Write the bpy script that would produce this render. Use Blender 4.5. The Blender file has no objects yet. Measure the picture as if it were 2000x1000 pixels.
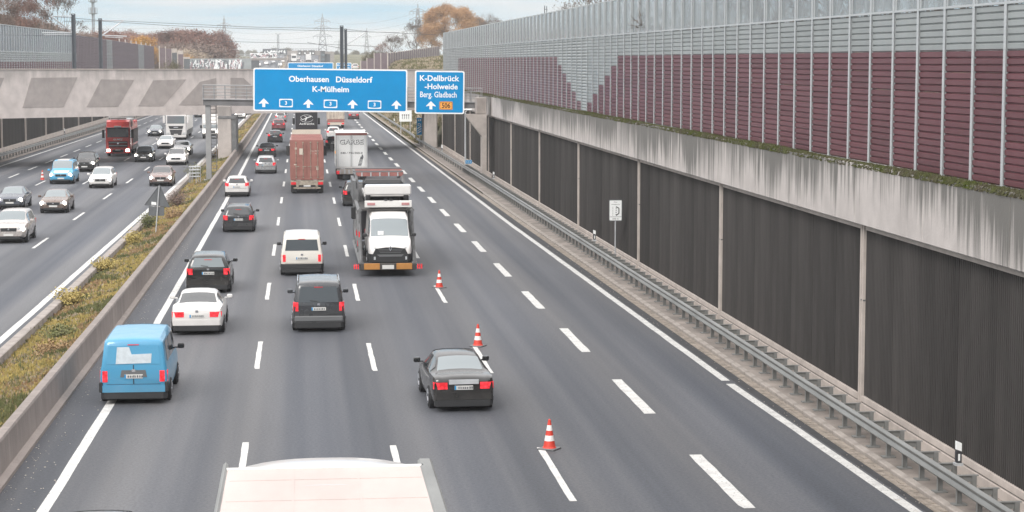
import bpy, bmesh, math, random
import numpy as np
from mathutils import Vector, Matrix
R = math.radians
random.seed(7)
scene = bpy.context.scene
COL = scene.collection

# ---------------------------------------------------------------- camera
FPX, CAMH = 3900.0, 9.85
PHI = math.atan(382 / FPX)
THE = math.atan(410 / FPX * math.cos(PHI))
cd = bpy.data.cameras.new('camera')
cam = bpy.data.objects.new('camera', cd)
COL.objects.link(cam)
cd.sensor_width = 36.0
cd.lens = FPX / 2000 * 36
cd.clip_start, cd.clip_end = 0.5, 20000
cam.location = (0, 0, CAMH)
cam.rotation_euler = (math.pi / 2 - PHI, 0, -THE)
scene.camera = cam

# ---------------------------------------------------------------- sky, sun, exposure
SUN_EL, SUN_AZ = 35, 212          # azimuth clockwise from the road direction (+Y)
w = bpy.data.worlds.new('World')
scene.world = w
w.use_nodes = True
nt = w.node_tree
nt.nodes.clear()
def N(t, **k):
    n = nt.nodes.new(t)
    for a, b in k.items():
        setattr(n, a, b)
    return n
sky = N('ShaderNodeTexSky', sky_type='NISHITA', sun_disc=False)
sky.sun_elevation = R(SUN_EL)
sky.sun_rotation = R(SUN_AZ)
sky.air_density, sky.dust_density, sky.ozone_density = 1.0, 2.0, 1.5
bg1 = N('ShaderNodeBackground'); bg1.inputs[1].default_value = 0.10
nt.links.new(sky.outputs[0], bg1.inputs[0])
tc = N('ShaderNodeTexCoord')
mp = N('ShaderNodeMapping'); mp.inputs['Scale'].default_value = (4.0, 4.0, 55.0)
nz = N('ShaderNodeTexNoise'); nz.inputs['Scale'].default_value = 1.6; nz.inputs['Detail'].default_value = 7; nz.inputs['Roughness'].default_value = 0.55
nt.links.new(tc.outputs['Generated'], mp.inputs[0]); nt.links.new(mp.outputs[0], nz.inputs[0])
rp = N('ShaderNodeValToRGB')
rp.color_ramp.elements[0].position = 0.36; rp.color_ramp.elements[0].color = (0.40, 0.725, 0.935, 1)
rp.color_ramp.elements[1].position = 0.62; rp.color_ramp.elements[1].color = (0.86, 0.91, 0.95, 1)
nt.links.new(nz.outputs[0], rp.inputs[0])
bg2 = N('ShaderNodeBackground'); bg2.inputs[1].default_value = 0.86
cmx = N('ShaderNodeMix', data_type='RGBA'); cmx.inputs['B'].default_value = (0.93, 0.905, 0.895, 1)
cfr = N('ShaderNodeMapRange'); cfr.inputs[1].default_value = 0.03; cfr.inputs[2].default_value = 0.30
sx0 = N('ShaderNodeSeparateXYZ'); nt.links.new(tc.outputs['Generated'], sx0.inputs[0]); nt.links.new(sx0.outputs[2], cfr.inputs[0])
nt.links.new(cfr.outputs[0], cmx.inputs['Factor']); nt.links.new(rp.outputs[0], cmx.inputs['A'])
nt.links.new(cmx.outputs['Result'], bg2.inputs[0])
# overcast sky: the zenith is about three times as bright as the horizon
sxyz = N('ShaderNodeSeparateXYZ'); nt.links.new(tc.outputs['Generated'], sxyz.inputs[0])
zr_ = N('ShaderNodeMapRange'); zr_.inputs[1].default_value = 0.02; zr_.inputs[2].default_value = 1.0
zr_.inputs[3].default_value = 1.0; zr_.inputs[4].default_value = 3.2
nt.links.new(sxyz.outputs[2], zr_.inputs[0])
zm = N('ShaderNodeMath', operation='MULTIPLY'); zm.inputs[1].default_value = 0.80
nt.links.new(zr_.outputs[0], zm.inputs[0]); nt.links.new(zm.outputs[0], bg2.inputs[1])
mxs = N('ShaderNodeMixShader'); mxs.inputs[0].default_value = 0.90
nt.links.new(bg1.outputs[0], mxs.inputs[1]); nt.links.new(bg2.outputs[0], mxs.inputs[2])
wo = N('ShaderNodeOutputWorld'); nt.links.new(mxs.outputs[0], wo.inputs[0])

sd = bpy.data.lights.new('sun', 'SUN')
sd.energy, sd.angle, sd.color = 1.75, R(22), (1.0, 0.955, 0.90)
sun = bpy.data.objects.new('sun', sd)
COL.objects.link(sun)
_d = Vector((math.sin(R(SUN_AZ)) * math.cos(R(SUN_EL)), math.cos(R(SUN_AZ)) * math.cos(R(SUN_EL)), math.sin(R(SUN_EL))))
sun.rotation_euler = _d.to_track_quat('Z', 'Y').to_euler()
scene.view_settings.view_transform = 'Standard'
scene.view_settings.look = 'None'
scene.view_settings.exposure = 0.20
scene.view_settings.gamma = 1.0
scene.view_settings.use_curve_mapping = False
scene.render.engine = 'CYCLES'
scene.cycles.max_bounces = 6
scene.cycles.volume_bounces = 1
scene.cycles.use_denoising = True

# ---------------------------------------------------------------- pixel <-> place
_st, _ct, _sp, _cp = math.sin(THE), math.cos(THE), math.sin(PHI), math.cos(PHI)
_F, _R, _U = Vector((_st * _cp, _ct * _cp, -_sp)), Vector((_ct, -_st, 0)), Vector((_st * _sp, _ct * _sp, _cp))
def ray(u, v):
    return _F + _R * ((u - 1000) / FPX) + _U * (-(v - 500) / FPX)
def G(u, v, z=0.0):
    "point on the level z seen at (u, v)"
    r = ray(u, v); t = (z - CAMH) / r.z
    return Vector((r.x * t, r.y * t, z))
def D(u, v, Y):
    "point on the plane y = Y seen at (u, v)"
    r = ray(u, v); t = Y / r.y
    return Vector((r.x * t, Y, CAMH + r.z * t))
def lerp(pts, y):
    if y <= pts[0][0]: return pts[0][1]
    for (a, b), (c, d) in zip(pts, pts[1:]):
        if y <= c: return b + (d - b) * (y - a) / (c - a)
    return pts[-1][1]

# ---------------------------------------------------------------- objects
def tag(o, label=None, cat=None, group=None, kind=None):
    if label: o['label'] = label
    if cat: o['category'] = cat
    if group: o['group'] = group
    if kind: o['kind'] = kind
    return o
def empty(name, loc=(0, 0, 0), rz=0.0, label=None, cat=None, group=None):
    o = bpy.data.objects.new(name, None)
    COL.objects.link(o)
    o.location = loc; o.rotation_euler = (0, 0, rz)
    o.empty_display_size = 0.3
    return tag(o, label, cat, group)
def inst(name, me, parent=None, loc=(0, 0, 0), rot=(0, 0, 0), sc=(1, 1, 1)):
    o = bpy.data.objects.new(name, me)
    COL.objects.link(o)
    o.location = loc; o.rotation_euler = rot; o.scale = sc
    if parent: o.parent = parent
    return o
def copy_tree(o, parent=None):
    c = o.copy(); COL.objects.link(c)
    if parent: c.parent = parent
    for ch in o.children: copy_tree(ch, c)
    return c

class MB:
    "collects shapes for ONE mesh"
    def __init__(s): s.v = []; s.f = []; s.m = []
    def add(s, vs, fs, m=0):
        b = len(s.v); s.v += [tuple(x) for x in vs]
        for f in fs: s.f.append([b + i for i in f]); s.m.append(m)
        return s
    def box(s, x0, x1, y0, y1, z0, z1, m=0, c=0.0):
        if c <= 0:
            vs = [(x, y, z) for z in (z0, z1) for y in (y0, y1) for x in (x0, x1)]
            fs = [(0, 2, 3, 1), (4, 5, 7, 6), (0, 1, 5, 4), (2, 6, 7, 3), (0, 4, 6, 2), (1, 3, 7, 5)]
            return s.add(vs, fs, m)
        vs = []; idx = {}
        X, Yy, Z = (x0, x1), (y0, y1), (z0, z1)
        for i in (0, 1):
            for j in (0, 1):
                for k in (0, 1):
                    sx, sy, sz = (1, -1)[i], (1, -1)[j], (1, -1)[k]
                    for a in range(3):
                        idx[(i, j, k, a)] = len(vs)
                        vs.append((X[i] + (0 if a == 0 else sx * c), Yy[j] + (0 if a == 1 else sy * c), Z[k] + (0 if a == 2 else sz * c)))
        fs = []
        cyc = [(0, 0), (1, 0), (1, 1), (0, 1)]
        for a in range(3):
            o = [q for q in range(3) if q != a]
            for e in (0, 1):
                f = []
                for p, q in cyc:
                    key = [0, 0, 0]; key[a] = e; key[o[0]] = p; key[o[1]] = q
                    f.append(idx[(*key, a)])
                if (e == 0) != (a == 1): f.reverse()
                fs.append(f)
        for a in range(3):
            o = [q for q in range(3) if q != a]
            for p in (0, 1):
                for q in (0, 1):
                    k0 = [0, 0, 0]; k0[o[0]] = p; k0[o[1]] = q; k1 = list(k0); k1[a] = 1
                    f = [idx[(*k0, o[0])], idx[(*k1, o[0])], idx[(*k1, o[1])], idx[(*k0, o[1])]]
                    fs.append(f)
        for i in (0, 1):
            for j in (0, 1):
                for k in (0, 1):
                    fs.append([idx[(i, j, k, a)] for a in range(3)])
        return s.add(vs, fs, m)
    def prism(s, poly, a0, a1, axis='y', m=0):
        "polygon (2d) pushed along an axis; for 'y' poly is (x,z), 'x' -> (y,z), 'z' -> (x,y)"
        n = len(poly)
        def P(p, a):
            return {'y': (p[0], a, p[1]), 'x': (a, p[0], p[1]), 'z': (p[0], p[1], a)}[axis]
        vs = [P(p, a0) for p in poly] + [P(p, a1) for p in poly]
        fs = [list(range(n)), list(range(2 * n - 1, n - 1, -1))]
        for i in range(n):
            j = (i + 1) % n
            fs.append([i, n + i, n + j, j])
        return s.add(vs, fs, m)
    def tube(s, p0, p1, r, r1=None, n=6, m=0, cap=True):
        p0, p1 = Vector(p0), Vector(p1)
        r1 = r if r1 is None else r1
        d = p1 - p0
        if d.length < 1e-6: return s
        q = d.to_track_quat('Z', 'Y')
        ring = [q @ Vector((math.cos(2 * math.pi * i / n), math.sin(2 * math.pi * i / n), 0)) for i in range(n)]
        vs = [p0 + a * r for a in ring] + [p1 + a * r1 for a in ring]
        fs = [[i, (i + 1) % n, n + (i + 1) % n, n + i] for i in range(n)]
        if cap: fs += [list(range(n - 1, -1, -1)), list(range(n, 2 * n))]
        return s.add(vs, fs, m)
    def bar(s, p0, p1, wdt, m=0):
        return s.tube(p0, p1, wdt * 0.7071, n=4, m=m)
    def lathe(s, prof, cx=0, cy=0, n=20, m=0, axis='z', z0=0):
        vs = []; fs = []
        for r, z in prof:
            for i in range(n):
                a = 2 * math.pi * i / n
                c, d = r * math.cos(a), r * math.sin(a)
                vs.append((cx + c, cy + d, z0 + z) if axis == 'z' else (cx + z, cy + c, z0 + d))
        for k in range(len(prof) - 1):
            for i in range(n):
                j = (i + 1) % n
                fs.append([k * n + i, k * n + j, (k + 1) * n + j, (k + 1) * n + i])
        fs.append(list(range(n - 1, -1, -1)))
        fs.append([(len(prof) - 1) * n + i for i in range(n)])
        return s.add(vs, fs, m)
    def mesh(s, name, mats, smooth=None, fixn=True):
        me = bpy.data.meshes.new(name)
        me.from_pydata(s.v, [], s.f)
        for mt in (mats if isinstance(mats, (list, tuple)) else [mats]): me.materials.append(mt)
        if any(s.m): me.polygons.foreach_set('material_index', s.m)
        if fixn:
            bm = bmesh.new(); bm.from_mesh(me)
            bmesh.ops.recalc_face_normals(bm, faces=bm.faces)
            bm.to_mesh(me); bm.free()
        if smooth is not None:
            me.polygons.foreach_set('use_smooth', [True] * len(me.polygons))
            me.set_sharp_from_angle(angle=R(smooth))
        me.update()
        return me
    def build(s, name, mats, parent=None, smooth=None, loc=(0, 0, 0), rot=(0, 0, 0)):
        return inst(name, s.mesh(name, mats, smooth), parent, loc, rot)

# ---------------------------------------------------------------- materials
def mat(name, col, rough=0.6, metal=0.0, var=0.0, vscale=4.0, bump=0.0, bscale=40.0, coat=0.0, emit=None, estr=0.0,
        rnd=0.0, stretch=(1, 1, 1), col2=None, spec=0.5, alpha=1.0):
    m = bpy.data.materials.new(name); m.use_nodes = True
    t = m.node_tree; nd = t.nodes; lk = t.links
    b = nd['Principled BSDF']
    b.inputs['Roughness'].default_value = rough
    b.inputs['Metallic'].default_value = metal
    b.inputs['Coat Weight'].default_value = coat
    b.inputs['Coat Roughness'].default_value = 0.08
    b.inputs['Specular IOR Level'].default_value = spec
    b.inputs['Base Color'].default_value = (*col, 1)
    geo = None
    if var > 0 or bump > 0:
        geo = nd.new('ShaderNodeTexCoord')
        mp = nd.new('ShaderNodeMapping'); mp.inputs['Scale'].default_value = stretch
        lk.new(geo.outputs['Object'], mp.inputs[0])
    out = None
    if var > 0:
        n = nd.new('ShaderNodeTexNoise'); n.inputs['Scale'].default_value = vscale; n.inputs['Detail'].default_value = 6
        n.inputs['Roughness'].default_value = 0.6
        lk.new(mp.outputs[0], n.inputs[0])
        r = nd.new('ShaderNodeValToRGB')
        c2 = col2 if col2 else tuple(max(0, c * (1 - var)) for c in col)
        c1 = col if col2 else tuple(min(1, c * (1 + var)) for c in col)
        r.color_ramp.elements[0].position = 0.32; r.color_ramp.elements[1].position = 0.68
        r.color_ramp.elements[0].color = (*c2, 1); r.color_ramp.elements[1].color = (*c1, 1)
        lk.new(n.outputs[0], r.inputs[0]); out = r.outputs[0]
    if rnd > 0:
        oi = nd.new('ShaderNodeObjectInfo')
        mr = nd.new('ShaderNodeMapRange'); mr.inputs[3].default_value = 1 - rnd; mr.inputs[4].default_value = 1 + rnd
        lk.new(oi.outputs['Random'], mr.inputs[0])
        hs = nd.new('ShaderNodeHueSaturation'); lk.new(mr.outputs[0], hs.inputs['Value'])
        if out: lk.new(out, hs.inputs['Color'])
        else: hs.inputs['Color'].default_value = (*col, 1)
        out = hs.outputs[0]
    if out: lk.new(out, b.inputs['Base Color'])
    if bump > 0:
        n2 = nd.new('ShaderNodeTexNoise'); n2.inputs['Scale'].default_value = bscale; n2.inputs['Detail'].default_value = 4
        lk.new(mp.outputs[0], n2.inputs[0])
        bp = nd.new('ShaderNodeBump'); bp.inputs['Strength'].default_value = bump; bp.inputs['Distance'].default_value = 0.02
        lk.new(n2.outputs[0], bp.inputs['Height']); lk.new(bp.outputs[0], b.inputs['Normal'])
    if emit:
        b.inputs['Emission Color'].default_value = (*emit, 1); b.inputs['Emission Strength'].default_value = estr
    return m

def nodes_of(m): return m.node_tree.nodes, m.node_tree.links, m.node_tree.nodes['Principled BSDF']

def asphalt(name, base, xs):
    "asphalt: fine speckle, polished wheel tracks and an oily lane centre along the road"
    m = mat(name, base, rough=0.72, bump=0.25, bscale=60)
    nd, lk, b = nodes_of(m)
    g = nd.new('ShaderNodeNewGeometry')
    mp1 = nd.new('ShaderNodeMapping'); mp1.inputs['Scale'].default_value = (1, 1, 1)
    lk.new(g.outputs['Position'], mp1.inputs[0])
    n1 = nd.new('ShaderNodeTexNoise'); n1.inputs['Scale'].default_value = 13.0; n1.inputs['Detail'].default_value = 9; n1.inputs['Roughness'].default_value = 0.75
    lk.new(mp1.outputs[0], n1.inputs[0])
    mp2 = nd.new('ShaderNodeMapping'); mp2.inputs['Scale'].default_value = (0.55, 0.006, 0)
    lk.new(g.outputs['Position'], mp2.inputs[0])
    n2 = nd.new('ShaderNodeTexNoise'); n2.inputs['Scale'].default_value = 1.0; n2.inputs['Detail'].default_value = 3
    lk.new(mp2.outputs[0], n2.inputs[0])
    mp3 = nd.new('ShaderNodeMapping'); mp3.inputs['Scale'].default_value = (0.16, 0.03, 0)
    lk.new(g.outputs['Position'], mp3.inputs[0])
    n3 = nd.new('ShaderNodeTexNoise'); n3.inputs['Scale'].default_value = 1.0; n3.inputs['Detail'].default_value = 5
    lk.new(mp3.outputs[0], n3.inputs[0])
    # lane-periodic wear: two lighter tracks per lane
    sx = nd.new('ShaderNodeSeparateXYZ'); lk.new(g.outputs['Position'], sx.inputs[0])
    a = nd.new('ShaderNodeMath'); a.operation = 'SUBTRACT'; a.inputs[1].default_value = xs[0]; lk.new(sx.outputs[0], a.inputs[0])
    a2 = nd.new('ShaderNodeMath'); a2.operation = 'MULTIPLY'; a2.inputs[1].default_value = 2 * math.pi / xs[1]; lk.new(a.outputs[0], a2.inputs[0])
    a3 = nd.new('ShaderNodeMath'); a3.operation = 'COSINE'; lk.new(a2.outputs[0], a3.inputs[0])
    def mr(src, lo, hi, o0, o1):
        q = nd.new('ShaderNodeMapRange'); q.inputs[1].default_value = lo; q.inputs[2].default_value = hi
        q.inputs[3].default_value = o0; q.inputs[4].default_value = o1
        lk.new(src, q.inputs[0]); return q.outputs[0]
    def mul(p, q):
        z = nd.new('ShaderNodeMath'); z.operation = 'MULTIPLY'; lk.new(p, z.inputs[0]); lk.new(q, z.inputs[1]); return z.outputs[0]
    f = mul(mul(mul(mr(n1.outputs[0], .3, .7, .56, 1.46), mr(n2.outputs[0], .3, .7, .66, 1.46)), mr(n3.outputs[0], .3, .7, .82, 1.18)), mr(a3.outputs[0], -1, 1, 1.10, 0.88))
    hs = nd.new('ShaderNodeHueSaturation'); hs.inputs['Color'].default_value = (*base, 1); lk.new(f, hs.inputs['Value'])
    tw = nd.new('ShaderNodeMix'); tw.data_type = 'RGBA'; tw.blend_type = 'MULTIPLY'; tw.inputs['Factor'].default_value = 1.0
    tr = nd.new('ShaderNodeValToRGB'); tr.color_ramp.elements[0].position = .36; tr.color_ramp.elements[1].position = .64
    tr.color_ramp.elements[0].color = (.92, .98, 1.08, 1); tr.color_ramp.elements[1].color = (1.06, 1.02, .97, 1)
    lk.new(n2.outputs[0], tr.inputs[0]); lk.new(hs.outputs[0], tw.inputs['A']); lk.new(tr.outputs[0], tw.inputs['B'])
    lk.new(tw.outputs['Result'], b.inputs['Base Color'])
    lk.new(mr(n2.outputs[0], .3, .7, .82, .60), b.inputs['Roughness'])
    return m

def stained(name, base, dirt, z0, z1, amount=1.0, sy=2.2, lo=-.30, hi=.20, wide=.55, sharp=(.42, .72)):
    "concrete with dark run-off streaks coming down from its top edge (z1) and fading towards z0"
    m = mat(name, base, rough=0.85, bump=0.3, bscale=14)
    nd, lk, b = nodes_of(m)
    g = nd.new('ShaderNodeNewGeometry')
    mp = nd.new('ShaderNodeMapping'); mp.inputs['Scale'].default_value = (sy, sy, 0.13)
    lk.new(g.outputs['Position'], mp.inputs[0])
    n = nd.new('ShaderNodeTexNoise'); n.inputs['Scale'].default_value = 1.0; n.inputs['Detail'].default_value = 8; n.inputs['Roughness'].default_value = 0.7
    lk.new(mp.outputs[0], n.inputs[0])
    mp2 = nd.new('ShaderNodeMapping'); mp2.inputs['Scale'].default_value = (0.16, 0.16, 0.1)
    lk.new(g.outputs['Position'], mp2.inputs[0])
    n2 = nd.new('ShaderNodeTexNoise'); n2.inputs['Scale'].default_value = 1.0; n2.inputs['Detail'].default_value = 3
    lk.new(mp2.outputs[0], n2.inputs[0])
    n3 = nd.new('ShaderNodeTexNoise'); n3.inputs['Scale'].default_value = 1.3; n3.inputs['Detail'].default_value = 6
    lk.new(g.outputs['Position'], n3.inputs[0])
    sx = nd.new('ShaderNodeSeparateXYZ'); lk.new(g.outputs['Position'], sx.inputs[0])
    q = nd.new('ShaderNodeMapRange'); q.inputs[1].default_value = z0; q.inputs[2].default_value = z1
    q.inputs[3].default_value = lo; q.inputs[4].default_value = hi; q.clamp = False
    lk.new(sx.outputs[2], q.inputs[0])
    def op(o, p, c):
        z = nd.new('ShaderNodeMath'); z.operation = o
        lk.new(p, z.inputs[0])
        if isinstance(c, (int, float)): z.inputs[1].default_value = c
        else: lk.new(c, z.inputs[1])
        return z.outputs[0]
    s_ = op('ADD', op('ADD', n.outputs[0], q.outputs[0]), op('MULTIPLY', op('SUBTRACT', n2.outputs[0], 0.5), wide))
    r = nd.new('ShaderNodeMapRange'); r.inputs[1].default_value = sharp[0]; r.inputs[2].default_value = sharp[1]
    r.inputs[3].default_value = 0; r.inputs[4].default_value = amount
    lk.new(s_, r.inputs[0])
    r3 = nd.new('ShaderNodeMapRange'); r3.inputs[1].default_value = .3; r3.inputs[2].default_value = .7; r3.inputs[3].default_value = .88; r3.inputs[4].default_value = 1.1
    lk.new(n3.outputs[0], r3.inputs[0])
    hs = nd.new('ShaderNodeHueSaturation'); hs.inputs['Color'].default_value = (*base, 1); lk.new(r3.outputs[0], hs.inputs['Value'])
    mx = nd.new('ShaderNodeMix'); mx.data_type = 'RGBA'
    lk.new(r.outputs[0], mx.inputs['Factor']); lk.new(hs.outputs[0], mx.inputs['A']); mx.inputs['B'].default_value = (*dirt, 1)
    lk.new(mx.outputs['Result'], b.inputs['Base Color'])
    return m

M = {}
M['asphalt_r'] = asphalt('asphalt_right', (0.073, 0.077, 0.086), (-5.4, 3.72))
M['asphalt_l'] = asphalt('asphalt_left', (0.080, 0.085, 0.096), (-10.5, 3.5))
M['seam'] = mat('bitumen_seam', (0.035, 0.036, 0.04), 0.7, var=.3, vscale=2)
M['paint'] = mat('road_paint', (0.66, 0.66, 0.64), 0.6, var=.2, vscale=2.2, bump=.2, col2=(.47, .47, .46))
nd, lk, b = nodes_of(M['paint'])       # worn through in small spots
n_ = nd.new('ShaderNodeTexNoise'); n_.inputs['Scale'].default_value = 16; n_.inputs['Detail'].default_value = 5
g_ = nd.new('ShaderNodeNewGeometry'); lk.new(g_.outputs['Position'], n_.inputs[0])
q_ = nd.new('ShaderNodeMapRange'); q_.inputs[1].default_value = .30; q_.inputs[2].default_value = .40; q_.inputs[3].default_value = .15; lk.new(n_.outputs[0], q_.inputs[0])
lk.new(q_.outputs[0], b.inputs['Alpha'])
M['soil'] = mat('soil', (0.22, 0.18, 0.13), 0.95, var=.5, vscale=1.2, bump=.6, bscale=8)
M['ground'] = mat('ground_grass', (0.11, 0.105, 0.055), 0.95, var=.4, vscale=.05, bump=.3, bscale=2)
M['concrete'] = mat('concrete', (0.40, 0.36, 0.335), 0.85, var=.16, vscale=1.2, bump=.3, bscale=18)
M['concrete_light'] = mat('concrete_light', (0.47, 0.42, 0.385), 0.85, var=.14, vscale=1.5, bump=.25, bscale=18, rnd=.05)
M['concrete_shelf'] = mat('concrete_shelf', (0.225, 0.198, 0.178), 0.9, var=.35, vscale=.9, bump=.4, bscale=10)
M['cobble'] = mat('gutter_stone', (0.27, 0.235, 0.20), 0.9, var=.35, vscale=3, bump=.3)
M['median_kerb'] = mat('weathered_kerb', (0.30, 0.27, 0.25), 0.9, var=.25, vscale=1.5)
M['kerb'] = mat('kerb_stone', (0.30, 0.27, 0.245), 0.88, var=.2, vscale=2.2, bump=.3, rnd=.08)
M['parapet'] = stained('parapet_concrete', (0.50, 0.463, 0.443), (0.115, 0.113, 0.104), 5.4, 7.0, 0.88, sy=3.6, lo=-.085, hi=.20, wide=.85, sharp=(.44, .62))
M['bridge'] = stained('bridge_concrete', (0.60, 0.545, 0.52), (0.31, 0.29, 0.275), 6.2, 9.0, 0.6, sy=1.1, lo=-.42, hi=.2)
M['bridge_relief'] = stained('rough_concrete', (0.39, 0.352, 0.336), (0.27, 0.25, 0.24), 5.6, 8.8, 0.55, sy=1.3)
M['barrier'] = stained('barrier_concrete', (0.30, 0.26, 0.24), (0.17, 0.15, 0.14), -0.4, 1.1, 0.6, sy=2.5)
M['pier'] = stained('pier_concrete', (0.46, 0.42, 0.395), (0.16, 0.15, 0.145), 1.0, 4.6, 0.6, sy=1.4)
M['moss'] = mat('moss', (0.085, 0.105, 0.022), 1.0, var=.55, vscale=1.2, bump=1.0, bscale=14, col2=(0.115, 0.10, 0.07))
M['absorber'] = mat('absorber_panel', (0.046, 0.0425, 0.041), 0.95, var=.5, vscale=.55, stretch=(1, 1, .12), rnd=.28, bump=.3, bscale=30)
M['burgundy'] = mat('burgundy_sheet', (0.130, 0.044, 0.054), 0.42, var=.16, vscale=.6, rnd=.11)
M['greysheet'] = mat('grey_sheet', (0.315, 0.338, 0.34), 0.42, var=.12, vscale=.6, rnd=.07)
M['purple'] = mat('brownish_sheet', (0.165, 0.125, 0.140), 0.55, var=.1, vscale=.8, rnd=.06)
M['galv'] = mat('galvanised_steel', (0.56, 0.58, 0.60), 0.42, 0.35, var=.12, vscale=2.0)
M['post_paint'] = mat('pale_grey_post', (0.49, 0.515, 0.53), 0.45, 0.1, var=.06, vscale=1.5)
M['rail_steel'] = mat('guard_rail_steel', (0.215, 0.22, 0.215), 0.52, 0.2, var=.2, vscale=1.4, stretch=(1, .3, 1))
M['steel_dark'] = mat('weathered_steel', (0.15, 0.153, 0.157), 0.6, 0.2, var=.25, vscale=3)
M['mast'] = mat('mast_steel', (0.085, 0.097, 0.112), 0.55, 0.2, var=.15, vscale=2)
M['gantry'] = mat('gantry_steel', (0.30, 0.305, 0.31), 0.5, 0.2, var=.12, vscale=1)
M['gantry_dark'] = mat('gantry_beam', (0.17, 0.17, 0.175), 0.55, 0.2, var=.15, vscale=1)
M['wire'] = mat('wire', (0.10, 0.11, 0.12), 0.6, 0.3)
M['pylon'] = mat('pylon_steel', (0.30, 0.32, 0.34), 0.6, 0.2)
M['sign_blue'] = mat('sign_blue', (0.0, 0.250, 0.560), 0.6, var=.05, vscale=.6, spec=.15)
M['sign_white'] = mat('sign_white', (0.86, 0.88, 0.88), 0.45)
M['sign_orange'] = mat('sign_orange', (0.92, 0.40, 0.07), 0.5)
M['sign_brown'] = mat('sign_brown', (0.11, 0.045, 0.008), 0.5)
M['sign_grey'] = mat('sign_back_grey', (0.125, 0.135, 0.145), 0.6, 0.1, var=.12, vscale=3)
M['black_print'] = mat('black_print', (0.04, 0.04, 0.045), 0.6)
M['cone_red'] = mat('cone_red', (0.62, 0.055, 0.035), 0.5, var=.12, vscale=6)
M['cone_white'] = mat('cone_white', (0.78, 0.76, 0.74), 0.5, var=.1, vscale=6)
M['rubber'] = mat('rubber', (0.022, 0.022, 0.024), 0.8)
M['plastic'] = mat('black_plastic', (0.025, 0.026, 0.028), 0.55)
M['plastic_grey'] = mat('grey_plastic', (0.13, 0.135, 0.14), 0.5)
M['rim'] = mat('alloy', (0.40, 0.41, 0.43), 0.3, 0.8)
M['chrome'] = mat('chrome', (0.75, 0.76, 0.78), 0.18, 0.95)
M['glass'] = mat('car_glass', (0.040, 0.045, 0.050), 0.06, spec=0.9, coat=0.4)
M['glass_light'] = mat('car_glass_sky', (0.17, 0.205, 0.22), 0.10, spec=0.9, coat=0.5)  # paler base colour stands in for sky reflected in the glass
M['plate'] = mat('plate_white', (0.62, 0.62, 0.60), 0.5)
M['tail_on'] = mat('tail_lamp_lit', (0.70, 0.02, 0.03), 0.25, emit=(1.0, 0.06, 0.08), estr=0.55)
M['tail'] = mat('tail_lamp', (0.55, 0.02, 0.03), 0.2, emit=(1.0, 0.05, 0.06), estr=0.15)
M['tail_clear'] = mat('tail_lamp_clear', (0.5, 0.25, 0.25), 0.25)
M['head_on'] = mat('head_lamp_lit', (0.9, 0.88, 0.8), 0.2, emit=(1.0, 0.93, 0.80), estr=9.0)
M['head'] = mat('head_lamp', (0.55, 0.57, 0.58), 0.15, spec=.8)
M['amber'] = mat('amber_lamp', (0.85, 0.36, 0.03), 0.3, emit=(1.0, 0.45, 0.05), estr=0.8)
M['hazard_orange'] = mat('orange_reflector', (0.44, 0.20, 0.05), 0.5, var=.12, vscale=3)
M['white_box'] = mat('white_truck_panel', (0.74, 0.73, 0.71), 0.5, var=.06, vscale=.8)
M['pinkish_roof'] = mat('pale_tarpaulin', (0.485, 0.415, 0.39), 0.6, var=.12, vscale=.7, stretch=(1, .3, 1))
M['red_deck'] = mat('red_painted_steel', (0.33, 0.135, 0.12), 0.55, var=.25, vscale=2)
M['container'] = mat('container_red', (0.30, 0.128, 0.105), 0.6, var=.22, vscale=1.1, stretch=(1, 1, .4))
M['cream'] = mat('cream_paint', (0.58, 0.52, 0.44), 0.5, var=.08, vscale=1)
M['tarp_tan'] = mat('tan_tarpaulin', (0.46, 0.39, 0.33), 0.7, var=.35, vscale=1.6, bump=.5, bscale=4)
M['truck_black'] = mat('black_tarpaulin', (0.045, 0.045, 0.052), 0.5, var=.1)
M['truck_red'] = mat('truck_red', (0.70, 0.07, 0.065), 0.35, coat=.5, var=.1)
M['chassis'] = mat('chassis', (0.055, 0.052, 0.05), 0.7, var=.3, vscale=3)
M['chassis_tan'] = mat('dusty_chassis', (0.30, 0.26, 0.21), 0.75, var=.4, vscale=4)
for k_ in ('tail_on', 'tail'):        # lamp glass: brighter and darker chambers
    nd, lk, b = nodes_of(M[k_])
    t_ = nd.new('ShaderNodeTexCoord'); v_ = nd.new('ShaderNodeTexVoronoi'); v_.inputs['Scale'].default_value = 9
    lk.new(t_.outputs['Object'], v_.inputs['Vector'])
    q_ = nd.new('ShaderNodeMapRange'); q_.inputs[1].default_value = .0; q_.inputs[2].default_value = .7
    q_.inputs[3].default_value = b.inputs['Emission Strength'].default_value * 1.9; q_.inputs[4].default_value = .05
    lk.new(v_.outputs['Distance'], q_.inputs[0]); lk.new(q_.outputs[0], b.inputs['Emission Strength'])
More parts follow.
